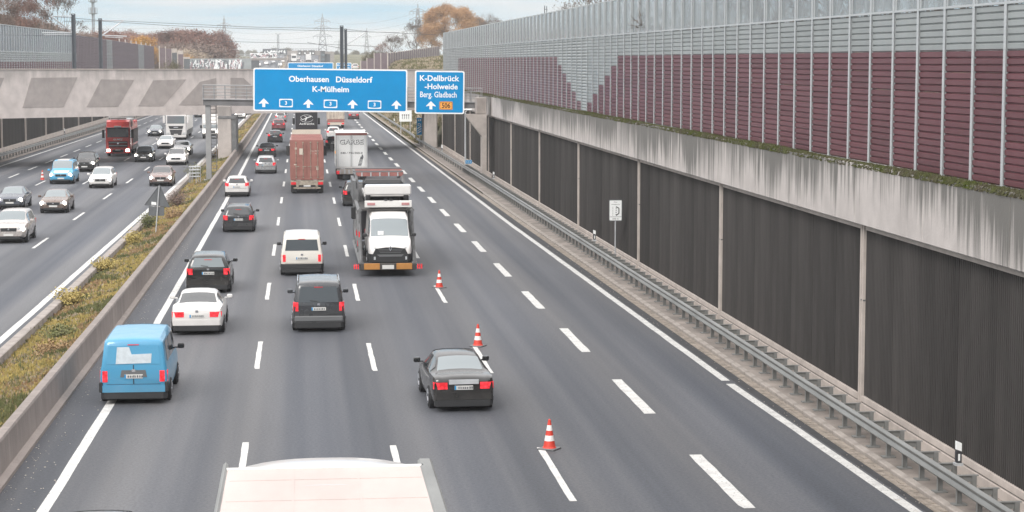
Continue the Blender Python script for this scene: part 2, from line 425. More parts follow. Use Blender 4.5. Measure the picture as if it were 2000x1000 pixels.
def paint(name, c, rough=0.28, metal=0.0):
    m = mat('paint_' + name, c, rough, metal, coat=0.6)
    nd, lk, b = nodes_of(m)          # road film: dusty sills and a patchy veil
    t = nd.new('ShaderNodeTexCoord'); s = nd.new('ShaderNodeSeparateXYZ'); lk.new(t.outputs['Object'], s.inputs[0])
    n = nd.new('ShaderNodeTexNoise'); n.inputs['Scale'].default_value = 2.5; n.inputs['Detail'].default_value = 6; lk.new(t.outputs['Object'], n.inputs[0])
    a = nd.new('ShaderNodeMapRange'); a.inputs[1].default_value = 1.0; a.inputs[2].default_value = .2; a.inputs[3].default_value = .015; a.inputs[4].default_value = .5
    lk.new(s.outputs[2], a.inputs[0])
    k = nd.new('ShaderNodeMath'); k.operation = 'MULTIPLY'; lk.new(a.outputs[0], k.inputs[0]); lk.new(n.outputs[0], k.inputs[1])
    x = nd.new('ShaderNodeMix'); x.data_type = 'RGBA'; lk.new(k.outputs[0], x.inputs['Factor']); x.inputs['A'].default_value = (*c, 1); x.inputs['B'].default_value = (.15, .135, .12, 1)
    lk.new(x.outputs['Result'], b.inputs['Base Color'])
    r = nd.new('ShaderNodeMapRange'); r.inputs[3].default_value = max(.05, rough - .15); r.inputs[4].default_value = rough + .12; lk.new(n.outputs[0], r.inputs[0]); lk.new(r.outputs[0], b.inputs['Roughness'])
    return m
P = {k: paint(k, *v) for k, v in {
    'black': ((0.007, 0.008, 0.009), .24), 'anthracite': ((0.052, 0.056, 0.062), .3, .3), 'darkgrey': ((0.038, 0.041, 0.046), .3, .3),
    'white': ((0.74, 0.73, 0.715), .35), 'cream_white': ((0.74, 0.71, 0.65), .38), 'silver': ((0.46, 0.47, 0.48), .3, .5), 'roof_white': ((0.56, 0.545, 0.535), .4),
    'pale_silver': ((0.52, 0.48, 0.46), .3, .4), 'blue': ((0.065, 0.300, 0.500), .38), 'red': ((0.20, 0.040, 0.050), .3),
    'wine': ((0.095, 0.022, 0.028), .3), 'brown': ((0.16, 0.115, 0.095), .3, .3), 'rosebeige': ((0.24, 0.165, 0.15), .3, .3),
    'slate': ((0.085, 0.10, 0.13), .3, .3), 'cyan': ((0.050, 0.36, 0.62), .38)}.items()}
# ================================================================ THE SETTING
def rz(Y):
    "level of the motorway: flat through the cutting, climbing far away"
    t = min(max((Y - 380) / 900, 0), 1)
    return 13.0 * t * t * (3 - 2 * t)
LLINE = [(35, -5.80), (44, -5.75), (58, -5.59), (77, -5.54), (140, -5.43), (214, -5.56), (375, -5.78)]
RLINE = [(35, 13.45), (42, 13.29), (59, 12.93), (120, 12.40), (212, 12.07), (373, 11.45), (700, 11.4)]
GUT = [(35, 13.78), (46, 13.61), (60, 13.42), (120, 13.02), (212, 12.62), (373, 12.1), (700, 12.0)]
BASE = [(35, -7.02), (46, -6.98), (72, -6.78), (140, -6.50), (195, -6.42), (380, -6.5), (700, -6.6)]
KERBL = [(40, -10.75), (69, -10.38), (85, -10.2), (134, -9.95), (200, -9.75), (380, -9.6), (700, -9.5)]
WLL = [(40, -11.1), (71, -10.74), (134, -10.25), (172, -9.98), (380, -9.9), (700, -9.8)]
LEDGE = [(150, -28.75), (191, -28.29), (278, -27.33), (450, -26.5), (700, -26.3)]
RAILX = [(30, 14.17), (65, 14.18), (120, 14.1), (160, 14.0), (200, 13.75), (235, 13.4), (300, 13.2), (420, 12.9)]

def strip(name, mt, ys, fa, fb, za, zb=None, parent=None, kind='structure'):
    "a sheet between two edges along the road"
    zb = za if zb is None else zb
    mb = MB(); vs = []
    for y in ys: vs += [(fa(y), y, za(y)), (fb(y), y, zb(y))]
    mb.add(vs, [[2 * i, 2 * i + 1, 2 * i + 3, 2 * i + 2] for i in range(len(ys) - 1)])
    o = mb.build(name, mt, parent)
    if kind and not parent: o['kind'] = kind
    return o
def L(p): return lambda y: lerp(p, y)
def yrange(a, b, n): return [a + (b - a) * i / n for i in range(n + 1)]
YS = yrange(-40, 400, 60) + yrange(420, 1700, 64)

def gz(X, Y):
    r = rz(Y)
    low = r - 0.55
    if X <= -32.55:
        return max(7.0, r - 0.3) + 0.004 * min(Y, 1500) * max(0, min(1, (-X - 60) / 300))
    if X < 13.45: return low
    if Y < 224: return 7.0 if X >= 16.0 else low
    k = min(1, max(0, (Y - 224) / 6))
    t = min(1, max(0, (X - 13.4) / 8.0))
    top = max(7 + 2.2 * min(1, max(0, (Y - 224) / 220)) + 0.09 * min(30, max(0, X - 20)), r + 0.5)
    ramp = low + 0.45 + (top - low - 0.45) * (t * t * (3 - 2 * t))
    flat = 7.0 if X >= 16.0 else low
    return flat * (1 - k) + ramp * k
xs = [-3000, -1500, -700, -300, -150, -90, -60, -45, -36, -32.6, -32.5, -30, -20, -10, -7, 0, 8, 13.4, 13.6, 14.5, 15.6, 16.05, 17, 18.5, 20, 22, 25, 30, 36, 45, 60, 90, 150, 300, 700, 1500, 3000]
ys = [-60, 0, 60, 120, 180, 210, 220, 224, 227, 230] + [235 + 12 * i for i in range(32)] + [640 + 60 * i for i in range(20)] + [2000, 2600, 3500, 4800]
mb = MB()
mb.add([(x, y, gz(x, y)) for y in ys for x in xs],
       [[j * len(xs) + i, j * len(xs) + i + 1, (j + 1) * len(xs) + i + 1, (j + 1) * len(xs) + i] for j in range(len(ys) - 1) for i in range(len(xs) - 1)])
o = mb.build('ground', M['ground']); o['kind'] = 'structure'

road = strip('road', M['asphalt_r'], YS, lambda y: lerp(BASE, y) - .1, lambda y: lerp(GUT, y) + .02, rz)
road_l = strip('road', M['asphalt_l'], YS, lambda y: lerp(LEDGE, y) - 1.2, lambda y: lerp(KERBL, y) + .05, rz)
e4 = lambda k: (lambda y: rz(y) + 0.004 * k)
# painted edge lines, slightly ragged
def ragged(pts, w0, seed, step=1.5, y0=14, y1=380):
    rr = random.Random(seed)
    yy = yrange(y0, y1, int((y1 - y0) / step))
    j = {y: rr.uniform(-.012, .012) for y in yy}
    return yy, (lambda y: lerp(pts, y) + j.get(y, 0)), (lambda y: lerp(pts, y) + w0 + j.get(y, 0) * .6)
yy, a, b_ = ragged(LLINE, .26, 1); strip('edge_line', M['paint'], yy, lambda y: a(y) - .13, lambda y: b_(y) - .13, e4(1), parent=road)
yy, a, b_ = ragged(RLINE, .26, 2, y1=59.4); strip('edge_line', M['paint'], yy, lambda y: a(y) - .13, lambda y: b_(y) - .13, e4(1), parent=road)
yy, a, b_ = ragged(RLINE, .26, 3, y0=60.0); strip('edge_line', M['paint'], yy, lambda y: a(y) - .13, lambda y: b_(y) - .13, e4(1), parent=road)
yy, a, b_ = ragged(WLL, .28, 4, y0=55); strip('edge_line', M['paint'], yy, lambda y: a(y) - .1, lambda y: b_(y) - .1, e4(1), parent=road_l)
yy, a, b_ = ragged(LEDGE, .26, 5, y0=150, y1=600); strip('edge_line', M['paint'], yy, a, b_, e4(1), parent=road_l)
strip('seam_strip', M['seam'], YS[:66], lambda y: lerp(RLINE, y) + .20, lambda y: lerp(GUT, y) + .01, e4(1), parent=road)
def dash_mesh(ln, wd, chip, seed):
    rr = random.Random(seed); n = 7
    mb = MB(); vs = []
    for i in range(n + 1):
        y = ln * i / n
        vs += [(-wd / 2 + rr.uniform(-.012, .012), y, 0), (wd / 2 + rr.uniform(-.012, .012), y, 0)]
    fs = [[2 * i, 2 * i + 1, 2 * i + 3, 2 * i + 2] for i in range(n)]
    mb.add(vs, fs)
    if chip:
        mb.v[0] = (-wd * .30, mb.v[0][1], 0); mb.v[2] = (-wd * .5, mb.v[2][1] - ln * .09, 0)
    return mb.mesh('lane_dash', M['paint'], fixn=False)
D6 = [dash_mesh(6.3, .17, c, i) for i, c in enumerate((0, 1, 0))]
D6W = [dash_mesh(6.2, .17, 0, i + 9) for i in range(2)]
DTH = [dash_mesh(6.05, .32, c, i + 20) for i, c in enumerate((1, 0, 0))]
def dashes(x, y0, pitch, n, meshes, par):
    for k in range(n):
        y = y0 + pitch * k
        X = x(y + 3) if callable(x) else x
        inst('lane_dash', meshes[k % len(meshes)], par, (X, y, rz(y) + .004), (math.atan2(rz(y + 6) - rz(y), 6), 0, 0))
dashes(-1.55, 63.9 - 18.75, 18.75, 20, D6, road)
dashes(lambda y: 2.22 - .0008 * (y - 50), 63.1 - 18.75, 18.75, 20, D6, road)
dashes(lambda y: 5.95 - .006 * (y - 47) if y < 90 else 5.68, 43.7, 18.55, 20, D6, road)
dashes(L([(40, 9.76), (84, 9.36), (142, 9.04), (220, 8.68), (303, 8.67), (500, 8.7)]), 42.6, 11.95, 28, DTH, road)
dashes(-14.2, 106.8 - 18.8, 18.8, 18, D6W, road_l)
dashes(-17.55, 162.2 - 18.8 * 4, 18.8, 20, D6W, road_l)
dashes(-21.1, 161.0 - 18.8 * 3, 18.8, 20, D6W, road_l)
dashes(lambda y: -24.7, 171.5 - 24, 12.1, 22, D6W, road_l)

# gutter, kerb stones, shelf on the right
YN = yrange(-20, 226, 50)
strip('gutter', M['cobble'], YN, lambda y: lerp(GUT, y), lambda y: lerp(GUT, y) + .30, e4(2))
mb = MB(); rr = random.Random(3)
y = 37.0
while y < 112:
    for c in range(2):
        x0 = lerp(GUT, y) + .015 + c * .14
        q = y + (.08 if c else 0)
        mb.box(x0, x0 + .125, q, q + .145, .0, .026 + rr.uniform(-.006, .008))
    y += .165
o = mb.build('gutter_stones', M['cobble']); o['kind'] = 'stuff'
kerb = empty('kerb', (0, 0, 0)); kerb['kind'] = 'structure'
km = MB().box(0, .20, 0.008, .992, -.1, .115, c=.025).mesh('kerb_stone', M['kerb'])
for k in range(132):
    y = 15 + k; inst('kerb_stone', km, kerb, (lerp(GUT, y + .5) + .31, y, rr.uniform(-.006, .006)), (0, 0, rr.uniform(-.004, .004)))
strip('kerb', M['kerb'], yrange(147, 400, 40), lambda y: lerp(GUT, y) + .31, lambda y: lerp(GUT, y) + .5, lambda y: rz(y) + .10)
strip('shelf', M['concrete_shelf'], yrange(-20, 236, 50), lambda y: lerp(GUT, y) + .50, lambda y: 15.6, lambda y: .095, lambda y: .12)
strip('verge', M['soil'], yrange(236, 420, 40), lambda y: lerp(GUT, y) + .50, lambda y: lerp(GUT, y) + 1.7, lambda y: rz(y) + .06)

# median: kerb of the far carriageway, soil, concrete barrier
def sweep(name, mt, ys, fx, prof, fz=rz, parent=None, smooth=None):
    mb = MB(); n = len(prof); vs = []
    for y in ys: vs += [(fx(y) + p[0], y, fz(y) + p[1]) for p in prof]
    fs = [[i * n + k, i * n + (k + 1) % n, (i + 1) * n + (k + 1) % n, (i + 1) * n + k] for i in range(len(ys) - 1) for k in range(n)]
    fs += [list(range(n)), [(len(ys) - 1) * n + k for k in range(n)]]
    mb.add(vs, fs)
    return mb.build(name, mt, parent, smooth)
YM = yrange(-10, 420, 70) + yrange(440, 1500, 50)
o = sweep('median_kerb', M['median_kerb'], YM, L(KERBL), [(0, -.6), (0, .05), (.03, .07), (.33, .07), (.36, .05), (.38, -.6)]); o['kind'] = 'structure'
strip('median_soil', M['soil'], YM, lambda y: lerp(KERBL, y) + .36, lambda y: lerp(BASE, y) - .36, lambda y: rz(y) - .28, lambda y: rz(y) + .30)
bar_ = sweep('concrete_barrier', M['barrier'], YM, L(BASE), [(.02, -.1), (.02, .10), (-.08, .15), (-.14, .17), (-.17, .92), (-.20, .97), (-.42, .97), (-.46, .92), (-.50, -.1)])
tag(bar_, 'long low concrete barrier wall between the planted median and the outbound lanes', 'barrier')

# ---------------------------------------------------------------- right: retaining wall with absorber panels
PX = 15.50
POSTS = [-2.6, 16.2, 35.0, 53.9, 72.9, 91.2, 111.6, 130.3, 148.3, 166.5, 185.0, 203.5, 222.0]
def corrugated(name, length, h, ribs, mt, d=.06):
    mb = MB(); vs = []; p = length / ribs
    pr = []
    for i in range(ribs):
        a = i * p
        pr += [(0, a), (0, a + p * .42), (-d, a + p * .5), (-d, a + p * .92)]
    pr.append((0, length))
    for x, y in pr: vs += [(x, y, 0), (x, y, h)]
    mb.add(vs, [[2 * i, 2 * i + 1, 2 * i + 3, 2 * i + 2] for i in range(len(pr) - 1)])
    mb.box(0.002, .12, 0, length, -.001, h + .001)
    return mb.mesh(name, mt, fixn=False)
rwall = empty('retaining_wall', (PX, 128, 0), 0, 'right hand retaining wall of dark ribbed panels under a stained pale concrete parapet', 'wall')
def under(par, o):
    o.parent = par; o.matrix_parent_inverse = Matrix.Translation(-Vector(par.location)); return o
PH = 4.62
pan_me = corrugated('absorber_panel', 2.6, PH, 20, M['absorber'])
pil = MB().box(-.02, .30, -.17, .17, 0, 5.25).box(-.09, -.02, -.165, -.06, 0, 5.24).box(-.09, -.02, .06, .165, 0, 5.24).box(-.085, -.02, -.19, .19, 3.1, 3.14, 1)
pil_me = pil.mesh('pilaster', [M['concrete_light'], M['steel_dark']])
for i, y in enumerate(POSTS):
    under(rwall, inst('pilaster', pil_me, None, (PX, y, .1)))
    if i == len(POSTS) - 1: break
    a, b_ = y + .21, POSTS[i + 1] - .21
    n = 7; s = (b_ - a) / n
    for k in range(n):
        under(rwall, inst('absorber_panel', pan_me, None, (PX + .03 + rr.uniform(-.006, .006), a + s * k + .012, .56), (0, 0, 0), (1, (s - .024) / 2.6, 1)))
        c0 = a + s * k
        under(rwall, MB().box(PX - .05, PX + .12, c0 + .006, c0 + s - .006, 5.185, 5.33).build('coping_piece', M['concrete_light']))
        under(rwall, MB().box(PX - .10, PX + .12, c0 + .006, c0 + s - .006, .40, .555).build('sill_piece', M['concrete_light']))
        under(rwall, MB().box(PX - .12, PX + .1, c0 + .008, c0 + s - .008, .05, .355, c=.01).build('footing_block', M['concrete_light']))
under(rwall, MB().box(PX - .06, PX + .12, -2, 222, .05, .40).build('footing_core', M['steel_dark']))
under(rwall, MB().box(PX + .13, PX + .5, -2, 222, 0, 6.9).build('backing_wall', M['concrete']))
jy = 35.6 - 6 * 6.12
while jy < 222:
    under(rwall, MB().box(15.20, 15.98, jy + .012, min(jy + 6.12, 224.5) - .012, 5.36, 7.02, c=.018).build('parapet_block', M['parapet']))
    jy += 6.12
# moss on top of the parapet: real tufts
mb = MB(); rr = random.Random(11)
for i in range(22000):
    y = 36 + 170 * (rr.random() ** 1.8)
    dens = .5 + .5 * math.sin(y * .31) * math.sin(y * .117 + 1)
    if rr.random() > .5 + .5 * dens: continue
    x = 15.19 + rr.random() ** 1.5 * .34; h = rr.uniform(.02, .08) * (.6 + dens)
    s = rr.uniform(.03, .10); a = rr.random() * 3
    z0 = 7.0 if x > 15.215 else 6.97 - rr.random() * .07
    mb.add([(x - s * math.cos(a), y - s * math.sin(a), z0), (x + s * math.cos(a), y + s * math.sin(a), z0), (x + rr.uniform(-.03, .03), y + rr.uniform(-.03, .03), z0 + h)], [[0, 1, 2]])
    mb.add([(x + s * math.sin(a), y - s * math.cos(a), z0), (x - s * math.sin(a), y + s * math.cos(a), z0), (x, y, z0 + h)], [[0, 1, 2]])
o = mb.build('moss', M['moss']); o['kind'] = 'stuff'
strip('moss_bed', M['moss'], yrange(0, 224, 60), lambda y: 15.23, lambda y: 15.6, lambda y: 7.024, kind='stuff')

# ---------------------------------------------------------------- right: noise barrier
NX = 15.58
def Yat(u, X): r = ray(u, 200); return X * r.y / r.x
PITCH = (Yat(1620, NX - .06) - Yat(1961, NX - .06)) / 7
Y0 = Yat(1961, NX - .06) - 3 * PITCH
Z0, CH, ZG, ZT = 7.05, 0.5035, 11.10, 12.86
nwall = empty('noise_barrier', (NX, 128, Z0), 0, 'tall noise barrier of burgundy and grey ribbed panels on the right wall', 'noise barrier')
def cassette(name, length, mt):
    mb = MB(); prof = [(.06, 0), (0, 0)]
    r3 = CH / 3
    for k in range(3):
        z = k * r3
        prof += [(0, z + .014), (-.042, z + .036), (-.044, z + r3 - .024), (0, z + r3 - .002)]
    prof += [(.06, CH - .004)]
    mb.prism([(p[0], p[1]) for p in prof], 0, length, 'y')
    return mb.mesh(name, mt)
c_b, c_g = cassette('cassette', PITCH - .13, M['burgundy']), cassette('cassette', PITCH - .13, M['greysheet'])
post_me = MB().box(-.085, -.07, -.068, .068, 0, ZT - Z0 + .03).box(-.07, .08, -.012, .012, 0, ZT - Z0 + .03).box(.08, .095, -.068, .068, 0, ZT - Z0 + .03).mesh('post', M['post_paint'])
def glassmat(name, col, alpha):
    m = mat(name, col, .12, var=.25, vscale=.8, stretch=(1, 1.4, .35), spec=.6)
    nd, lk, b = nodes_of(m)
    n = nd.new('ShaderNodeTexNoise'); n.inputs['Scale'].default_value = .8; n.inputs['Detail'].default_value = 4
    g = nd.new('ShaderNodeNewGeometry'); mp = nd.new('ShaderNodeMapping'); mp.inputs['Scale'].default_value = (1.6, 1.6, .5)
    lk.new(g.outputs['Position'], mp.inputs[0]); lk.new(mp.outputs[0], n.inputs[0])
    q = nd.new('ShaderNodeMapRange'); q.inputs[1].default_value = .3; q.inputs[2].default_value = .7; q.inputs[3].default_value = alpha - .16; q.inputs[4].default_value = alpha + .16
    lk.new(n.outputs[0], q.inputs[0]); lk.new(q.outputs[0], b.inputs['Alpha'])
    return m
M['pane'] = glassmat('acrylic_pane', (.33, .365, .38), .56)
pane_me = MB().box(-.012, .012, 0, PITCH - .13, 0, ZT - ZG - .06).mesh('pane', M['pane'])
sill_me = MB().box(-.075, .06, 0, PITCH - .13, 0, .055).mesh('sill', M['post_paint'])
cap_me = MB().box(-.03, .03, 0, PITCH - .13, 0, .05).mesh('top_rail', M['post_paint'])
NB = int((223.0 - Y0) / PITCH)
YV = Yat(1140.5, NX)                       # middle of the grey wedge
YBS = Yat(897, NX)
far = MB(); rr = random.Random(5)
for k in range(-19, NB + 1):
    y = Y0 + k * PITCH
    inst('post', post_me, nwall, (0, y - 128, 0))
    if k == NB: break
    ya = y + .065
    inst('pane', pane_me, nwall, (0, ya - 128, ZG - Z0 + .05))
    inst('sill', sill_me, nwall, (0, ya - 128, ZG - Z0 - .005)); inst('top_rail', cap_me, nwall, (0, ya - 128, ZT - Z0 - .03))
    dk = abs(round((y + PITCH / 2 - YV) / PITCH))
    low = min(6, dk) if dk < 6 else 6      # how many burgundy cassettes stand in this bay
    if y > YBS: low = 0 if y < 221 else 3
    for c in range(8):
        me = c_b if c < low else c_g
        z = c * CH
        if -3 < k < 34: inst('cassette', me, nwall, (rr.uniform(-.007, .007), ya - 128, z + rr.uniform(-.003, .003)), (rr.uniform(-.0015, .0015), rr.uniform(-.01, .01), 0))
        else:
            mi = 0 if c < low else 1
            for r in range(3):
                z_ = z + r * CH / 3
                far.prism([(.05, z_), (0, z_ + .005), (-.05, z_ + .035), (-.05, z_ + .10), (0, z_ + CH / 3 - .004), (.05, z_ + CH / 3 - .002)], ya - 128, ya + PITCH - .13 - 128, 'y', mi)
o = far.build('far_cassettes', [M['burgundy'], M['greysheet']], nwall); o['kind'] = 'stuff'

# ---------------------------------------------------------------- guard rails (beam, posts, brackets)
def guard_rail(label, fx, side, y0, y1, step, dense_to, z=0.0, yl=None):
    g = empty('guard_rail', (fx(y0), y0, z), 0, label, 'guard rail')
    prof = [(0, .44), (.035, .46), (.06, .50), (.035, .56), (.005, .595), (.035, .63), (.06, .69), (.035, .735), (0, .755), (-.012, .75), (.02, .73), (.045, .69), (.02, .64), (-.012, .595), (.02, .55), (.045, .50), (.02, .465), (-.012, .445)]
    prof = [(-side * p[0], p[1] + z) for p in prof]
    yy = yrange(y0, y1, int((y1 - y0) / 4))
    o = sweep('beam', M['rail_steel'], yy, fx, prof, rz, None, 40); under(g, o)
    post = MB().box(-.05, .05, -.006, .006, .0, .66).box(-.055, -.045, -.05, .05, 0, .66).box(.045, .055, -.05, .05, 0, .66).box(-.16, .16, -.12, .12, 0, .03).mesh('rail_post', M['rail_steel'])
    brk = MB().box(0, .55, -.05, .05, .70, .715).box(0, .50, -.005, .005, .56, .70).box(.40, .50, -.06, .06, .40, .70).mesh('rail_bracket', M['rail_steel'])
    y = y0; 
    while y < y1:
        if y < dense_to:
            under(g, inst('rail_bracket', brk, None, (fx(y), y, rz(y) + z), (0, 0, 0 if side > 0 else math.pi)))
        under(g, inst('rail_post', post, None, (fx(y) + side * .12, y, rz(y) + z + .05)))
        y += step if y < dense_to else step * 2
    return g
guard_rail('steel guard rail with brackets along the foot of the right retaining wall', L(RAILX), 1, 34 - 1.335 * 17, 236, 1.335, 175, .05)
g2 = [(225, 13.2), (250, 13.6), (300, 13.4), (430, 13.0)]
guard_rail('distant steel guard rail on the grass verge beyond the bridge', L(g2), 1, 240, 420, 4, 0, .05)
guard_rail('double beam guard rail along the left carriageway under the bridge', lambda y: lerp(LEDGE, y) - 1.35, -1, 165, 440, 2.0, 300, .0)
o = strip('shelf', M['concrete_shelf'], yrange(150, 450, 40), lambda y: -32.3, lambda y: lerp(LEDGE, y) - .7, lambda y: rz(y) + .06)

# ---------------------------------------------------------------- left: retaining wall and noise barrier
LXW = -32.1
lwall = empty('retaining_wall', (LXW, 280, 0), 0, 'dark panelled retaining wall along the left carriageway seen under the bridge', 'wall')
lp_me = MB().box(0, .12, 0, 2.6, 0, 5.0)
for i in range(12): lp_me.box(.12, .15, i * .2166 + .02, i * .2166 + .13, 0, 5.0)
lp_me = lp_me.mesh('absorber_panel', M['absorber'])
lpl_me = MB().box(0, .24, -.16, .16, 0, 5.2).mesh('pilaster', M['concrete_light'])
for i in range(-3, 12):
    y = 236.2 + 18.45 * i
    under(lwall, inst('pilaster', lpl_me, None, (LXW, y, .1)))
    for k in range(7):
        s = (18.45 - .36) / 7
        under(lwall, inst('absorber_panel', lp_me, None, (LXW - .05, y + .18 + s * k + .01, .55), (0, 0, 0), (1, (s - .02) / 2.6, 1)))
under(lwall, MB().box(LXW - .4, LXW - .06, 180, 458, -.2, 6.9).build('backing_wall', M['concrete']))
under(lwall, MB().box(LXW - .06, LXW + .3, 180, 458, -.1, .54).build('footing', M['concrete_light']))
under(lwall, MB().box(LXW - .4, LXW + .35, 180, 458, 5.6, 7.0).build('parapet', M['parapet']))
LX = -32.3
nleft = empty('noise_barrier', (LX, 300, 7), 0, 'noise barrier on the left behind the bridge, clear and grey then brownish purple', 'noise barrier')
lpost = MB().box(-.07, .10, -.06, .06, 0, 6.75).mesh('post', M['post_paint'])
lpost2 = MB().box(-.07, .09, -.05, .05, 0, 6.5).mesh('post', M['purple'])
M['pane2'] = glassmat('tinted_pane', (.22, .265, .30), .72)
def ribbed(z0, z1, mt, nm):
    mb = MB(); z = z0; P_ = 2.03 - .12
    while z < z1 - .05:
        mb.prism([(-.05, z), (.01, z + .01), (.06, z + .06), (.06, z + .17), (.01, z + .24), (-.05, z + .245)], 0, P_, 'y'); z += .25
    return mb.mesh(nm, mt)
lg, lb, lq, lq2 = ribbed(2.65, 3.7, M['greysheet'], 'panel'), ribbed(0, 2.65, M['burgundy'], 'panel'), ribbed(0, 6.4, M['purple'], 'panel'), ribbed(0, 6.4, M['greysheet'], 'panel')
lpane = MB().box(-.012, .012, 0, 1.91, 3.72, 6.68).mesh('pane', M['pane2'])
lcap = MB().box(-.05, .07, 0, 1.91, 6.68, 6.76).mesh('top_rail', M['post_paint'])
Yc = Yat(150, LX)
y = 190.0
while y < 445:
    if y < Yc:
        inst('post', lpost, nleft, (0, y - 300, 0))
        for nm, me in (('panel', lg), ('panel', lb), ('pane', lpane), ('top_rail', lcap)): inst(nm, me, nleft, (0, y + .06 - 300, 0))
    else:
        u_ = 590 + LX / y * FPX
        grey = Yat(209, LX) < y < Yat(219, LX) or Yat(271, LX) < y < Yat(281, LX)
        zs = 1.0 - .09 * (y - Yc) / (445 - Yc)
        inst('post', lpost2, nleft, (0, y - 300, 0), (0, 0, 0), (1, 1, zs))
        inst('panel', lq2 if grey else lq, nleft, (0, y + .06 - 300, 0), (0, 0, 0), (1, 1, zs))
        if y > Yat(225, LX) and int((y - 190) / 2.03) % 6 == 0:
            inst('post_stub', MB().box(-.1, .1, -.15, .15, 6.3 * zs, 7.0 * zs).mesh('post_stub', M['concrete_light']), nleft, (0, y - 300, 0))
    y += 2.03

# ---------------------------------------------------------------- the skewed rail bridge
BA, BB = Vector((-48.0, 166.5)), Vector((18.0, 229.0))
bdir = (BB - BA).normalized(); bn = Vector((-bdir.y, bdir.x))
ang = math.atan2(bdir.y, bdir.x); BL = (BB - BA).length
bridge = empty('rail_bridge', (BA.x, BA.y, 0), ang, 'pale concrete rail bridge with slanted relief fields crossing over the motorway', 'bridge')
zt = lambda s: 9.12 - .0040 * s
zb = lambda s: 4.72 - .0050 * s
def slab(nm, s0, s1, y0, y1, f0, f1, mt, par=bridge):
    mb = MB()
    mb.add([(s0, y0, f0(s0)), (s1, y0, f0(s1)), (s1, y1, f0(s1)), (s0, y1, f0(s0)), (s0, y0, f1(s0)), (s1, y0, f1(s1)), (s1, y1, f1(s1)), (s0, y1, f1(s0))],
           [(0, 3, 2, 1), (4, 5, 6, 7), (0, 1, 5, 4), (1, 2, 6, 5), (2, 3, 7, 6), (3, 0, 4, 7)])
    return mb.build(nm, mt, par)
slab('front_beam', 0, BL, 0, .7, zb, zt, M['bridge'])
slab('rear_beam', 0, BL, 9.3, 10.0, zb, zt, M['bridge'])
slab('deck', 0, BL, .702, 9.298, lambda s: zb(s) + .05, lambda s: zb(s) + 2.2, M['concrete'])
slab('edge_coping', 0, BL, -.06, .76, lambda s: zt(s) + .002, lambda s: zt(s) + .10, M['concrete_light'])
def on_face(u, v):
    "(distance along the bridge, height) of the face point seen at (u, v)"
    r = ray(u, v)
    # solve cam + t r on the plane through BA with direction bdir
    t = (BA.x * bn.x + BA.y * bn.y) / (r.x * bn.x + r.y * bn.y)
    p = Vector((r.x * t, r.y * t)); return ((p - BA).dot(bdir), CAMH + r.z * t)
for quad in ([(-14, 152), (8, 152), (-2, 176), (-30, 212)], [(61, 152), (151, 151), (124, 209), (44, 210)], [(197, 155), (262, 156), (231, 208), (169, 209)], [(299, 157), (364, 155), (319, 207), (270, 207)],
             [(390, 160), (422, 152), (423, 190), (396, 205), (349, 205)], [(450, 152), (475, 152), (492, 168), (492, 190), (450, 190)]):
    pl = [on_face(*q) for q in quad]
    MB().prism(pl, -.03, .05, 'y').build('relief_field', M['bridge_relief'], bridge)
def bpier(s, nm, wd, off0, off1, label=None):
    p = BA + bdir * s
    mb = MB().box(-wd / 2, wd / 2, off0, off1, -.5, 3.9, c=.08).box(-wd / 2 - .12, wd / 2 + .12, off0 - .12, off1 + .12, 3.3, 3.75, 1, c=.03).box(-wd / 2 + .3, wd / 2 - .3, off0 + .5, off1 - .5, 3.8, zb(s) + .1)
    o = mb.build(nm, [M['pier'], M['steel_dark']], bridge); o.location = (s, 0, 0); return o
p_ = G(450, 296, .1); s_ = (Vector((p_.x, p_.y)) - BA).dot(bdir)
q = BA + bdir * s_
x0, x1, xc, yp = D(425, 260, 201.5).x, D(462, 260, 201.5).x, D(452, 260, 201.5).x, 201.5
mb = MB().box(x0, xc, yp, yp + 5.5, -.5, 4.25, c=.06).box(xc, x1, yp + .05, yp + 5.5, -.5, 4.2, 1, c=.04).box(x0 + .06, x1, yp - .05, yp + 5.6, 4.05, 4.32, 1, c=.02).box(D(424, 210, yp).x, D(450, 210, yp).x, yp + .3, yp + 3.0, 4.3, 5.25)  # right part dark: shade of the side face put into its colour
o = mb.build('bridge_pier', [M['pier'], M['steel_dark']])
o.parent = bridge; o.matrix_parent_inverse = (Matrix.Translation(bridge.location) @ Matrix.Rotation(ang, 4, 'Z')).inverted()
for u0, u1, v in ((829, 855, 290),):
    a, b2 = G(u0, v), G(u1, v)
    o = MB().box(a.x, b2.x, a.y, a.y + 5, -.5, 4.6, c=.12).build('bridge_pier', M['pier'])
    o.parent = bridge; o.matrix_parent_inverse = (Matrix.Translation(bridge.location) @ Matrix.Rotation(ang, 4, 'Z')).inverted()
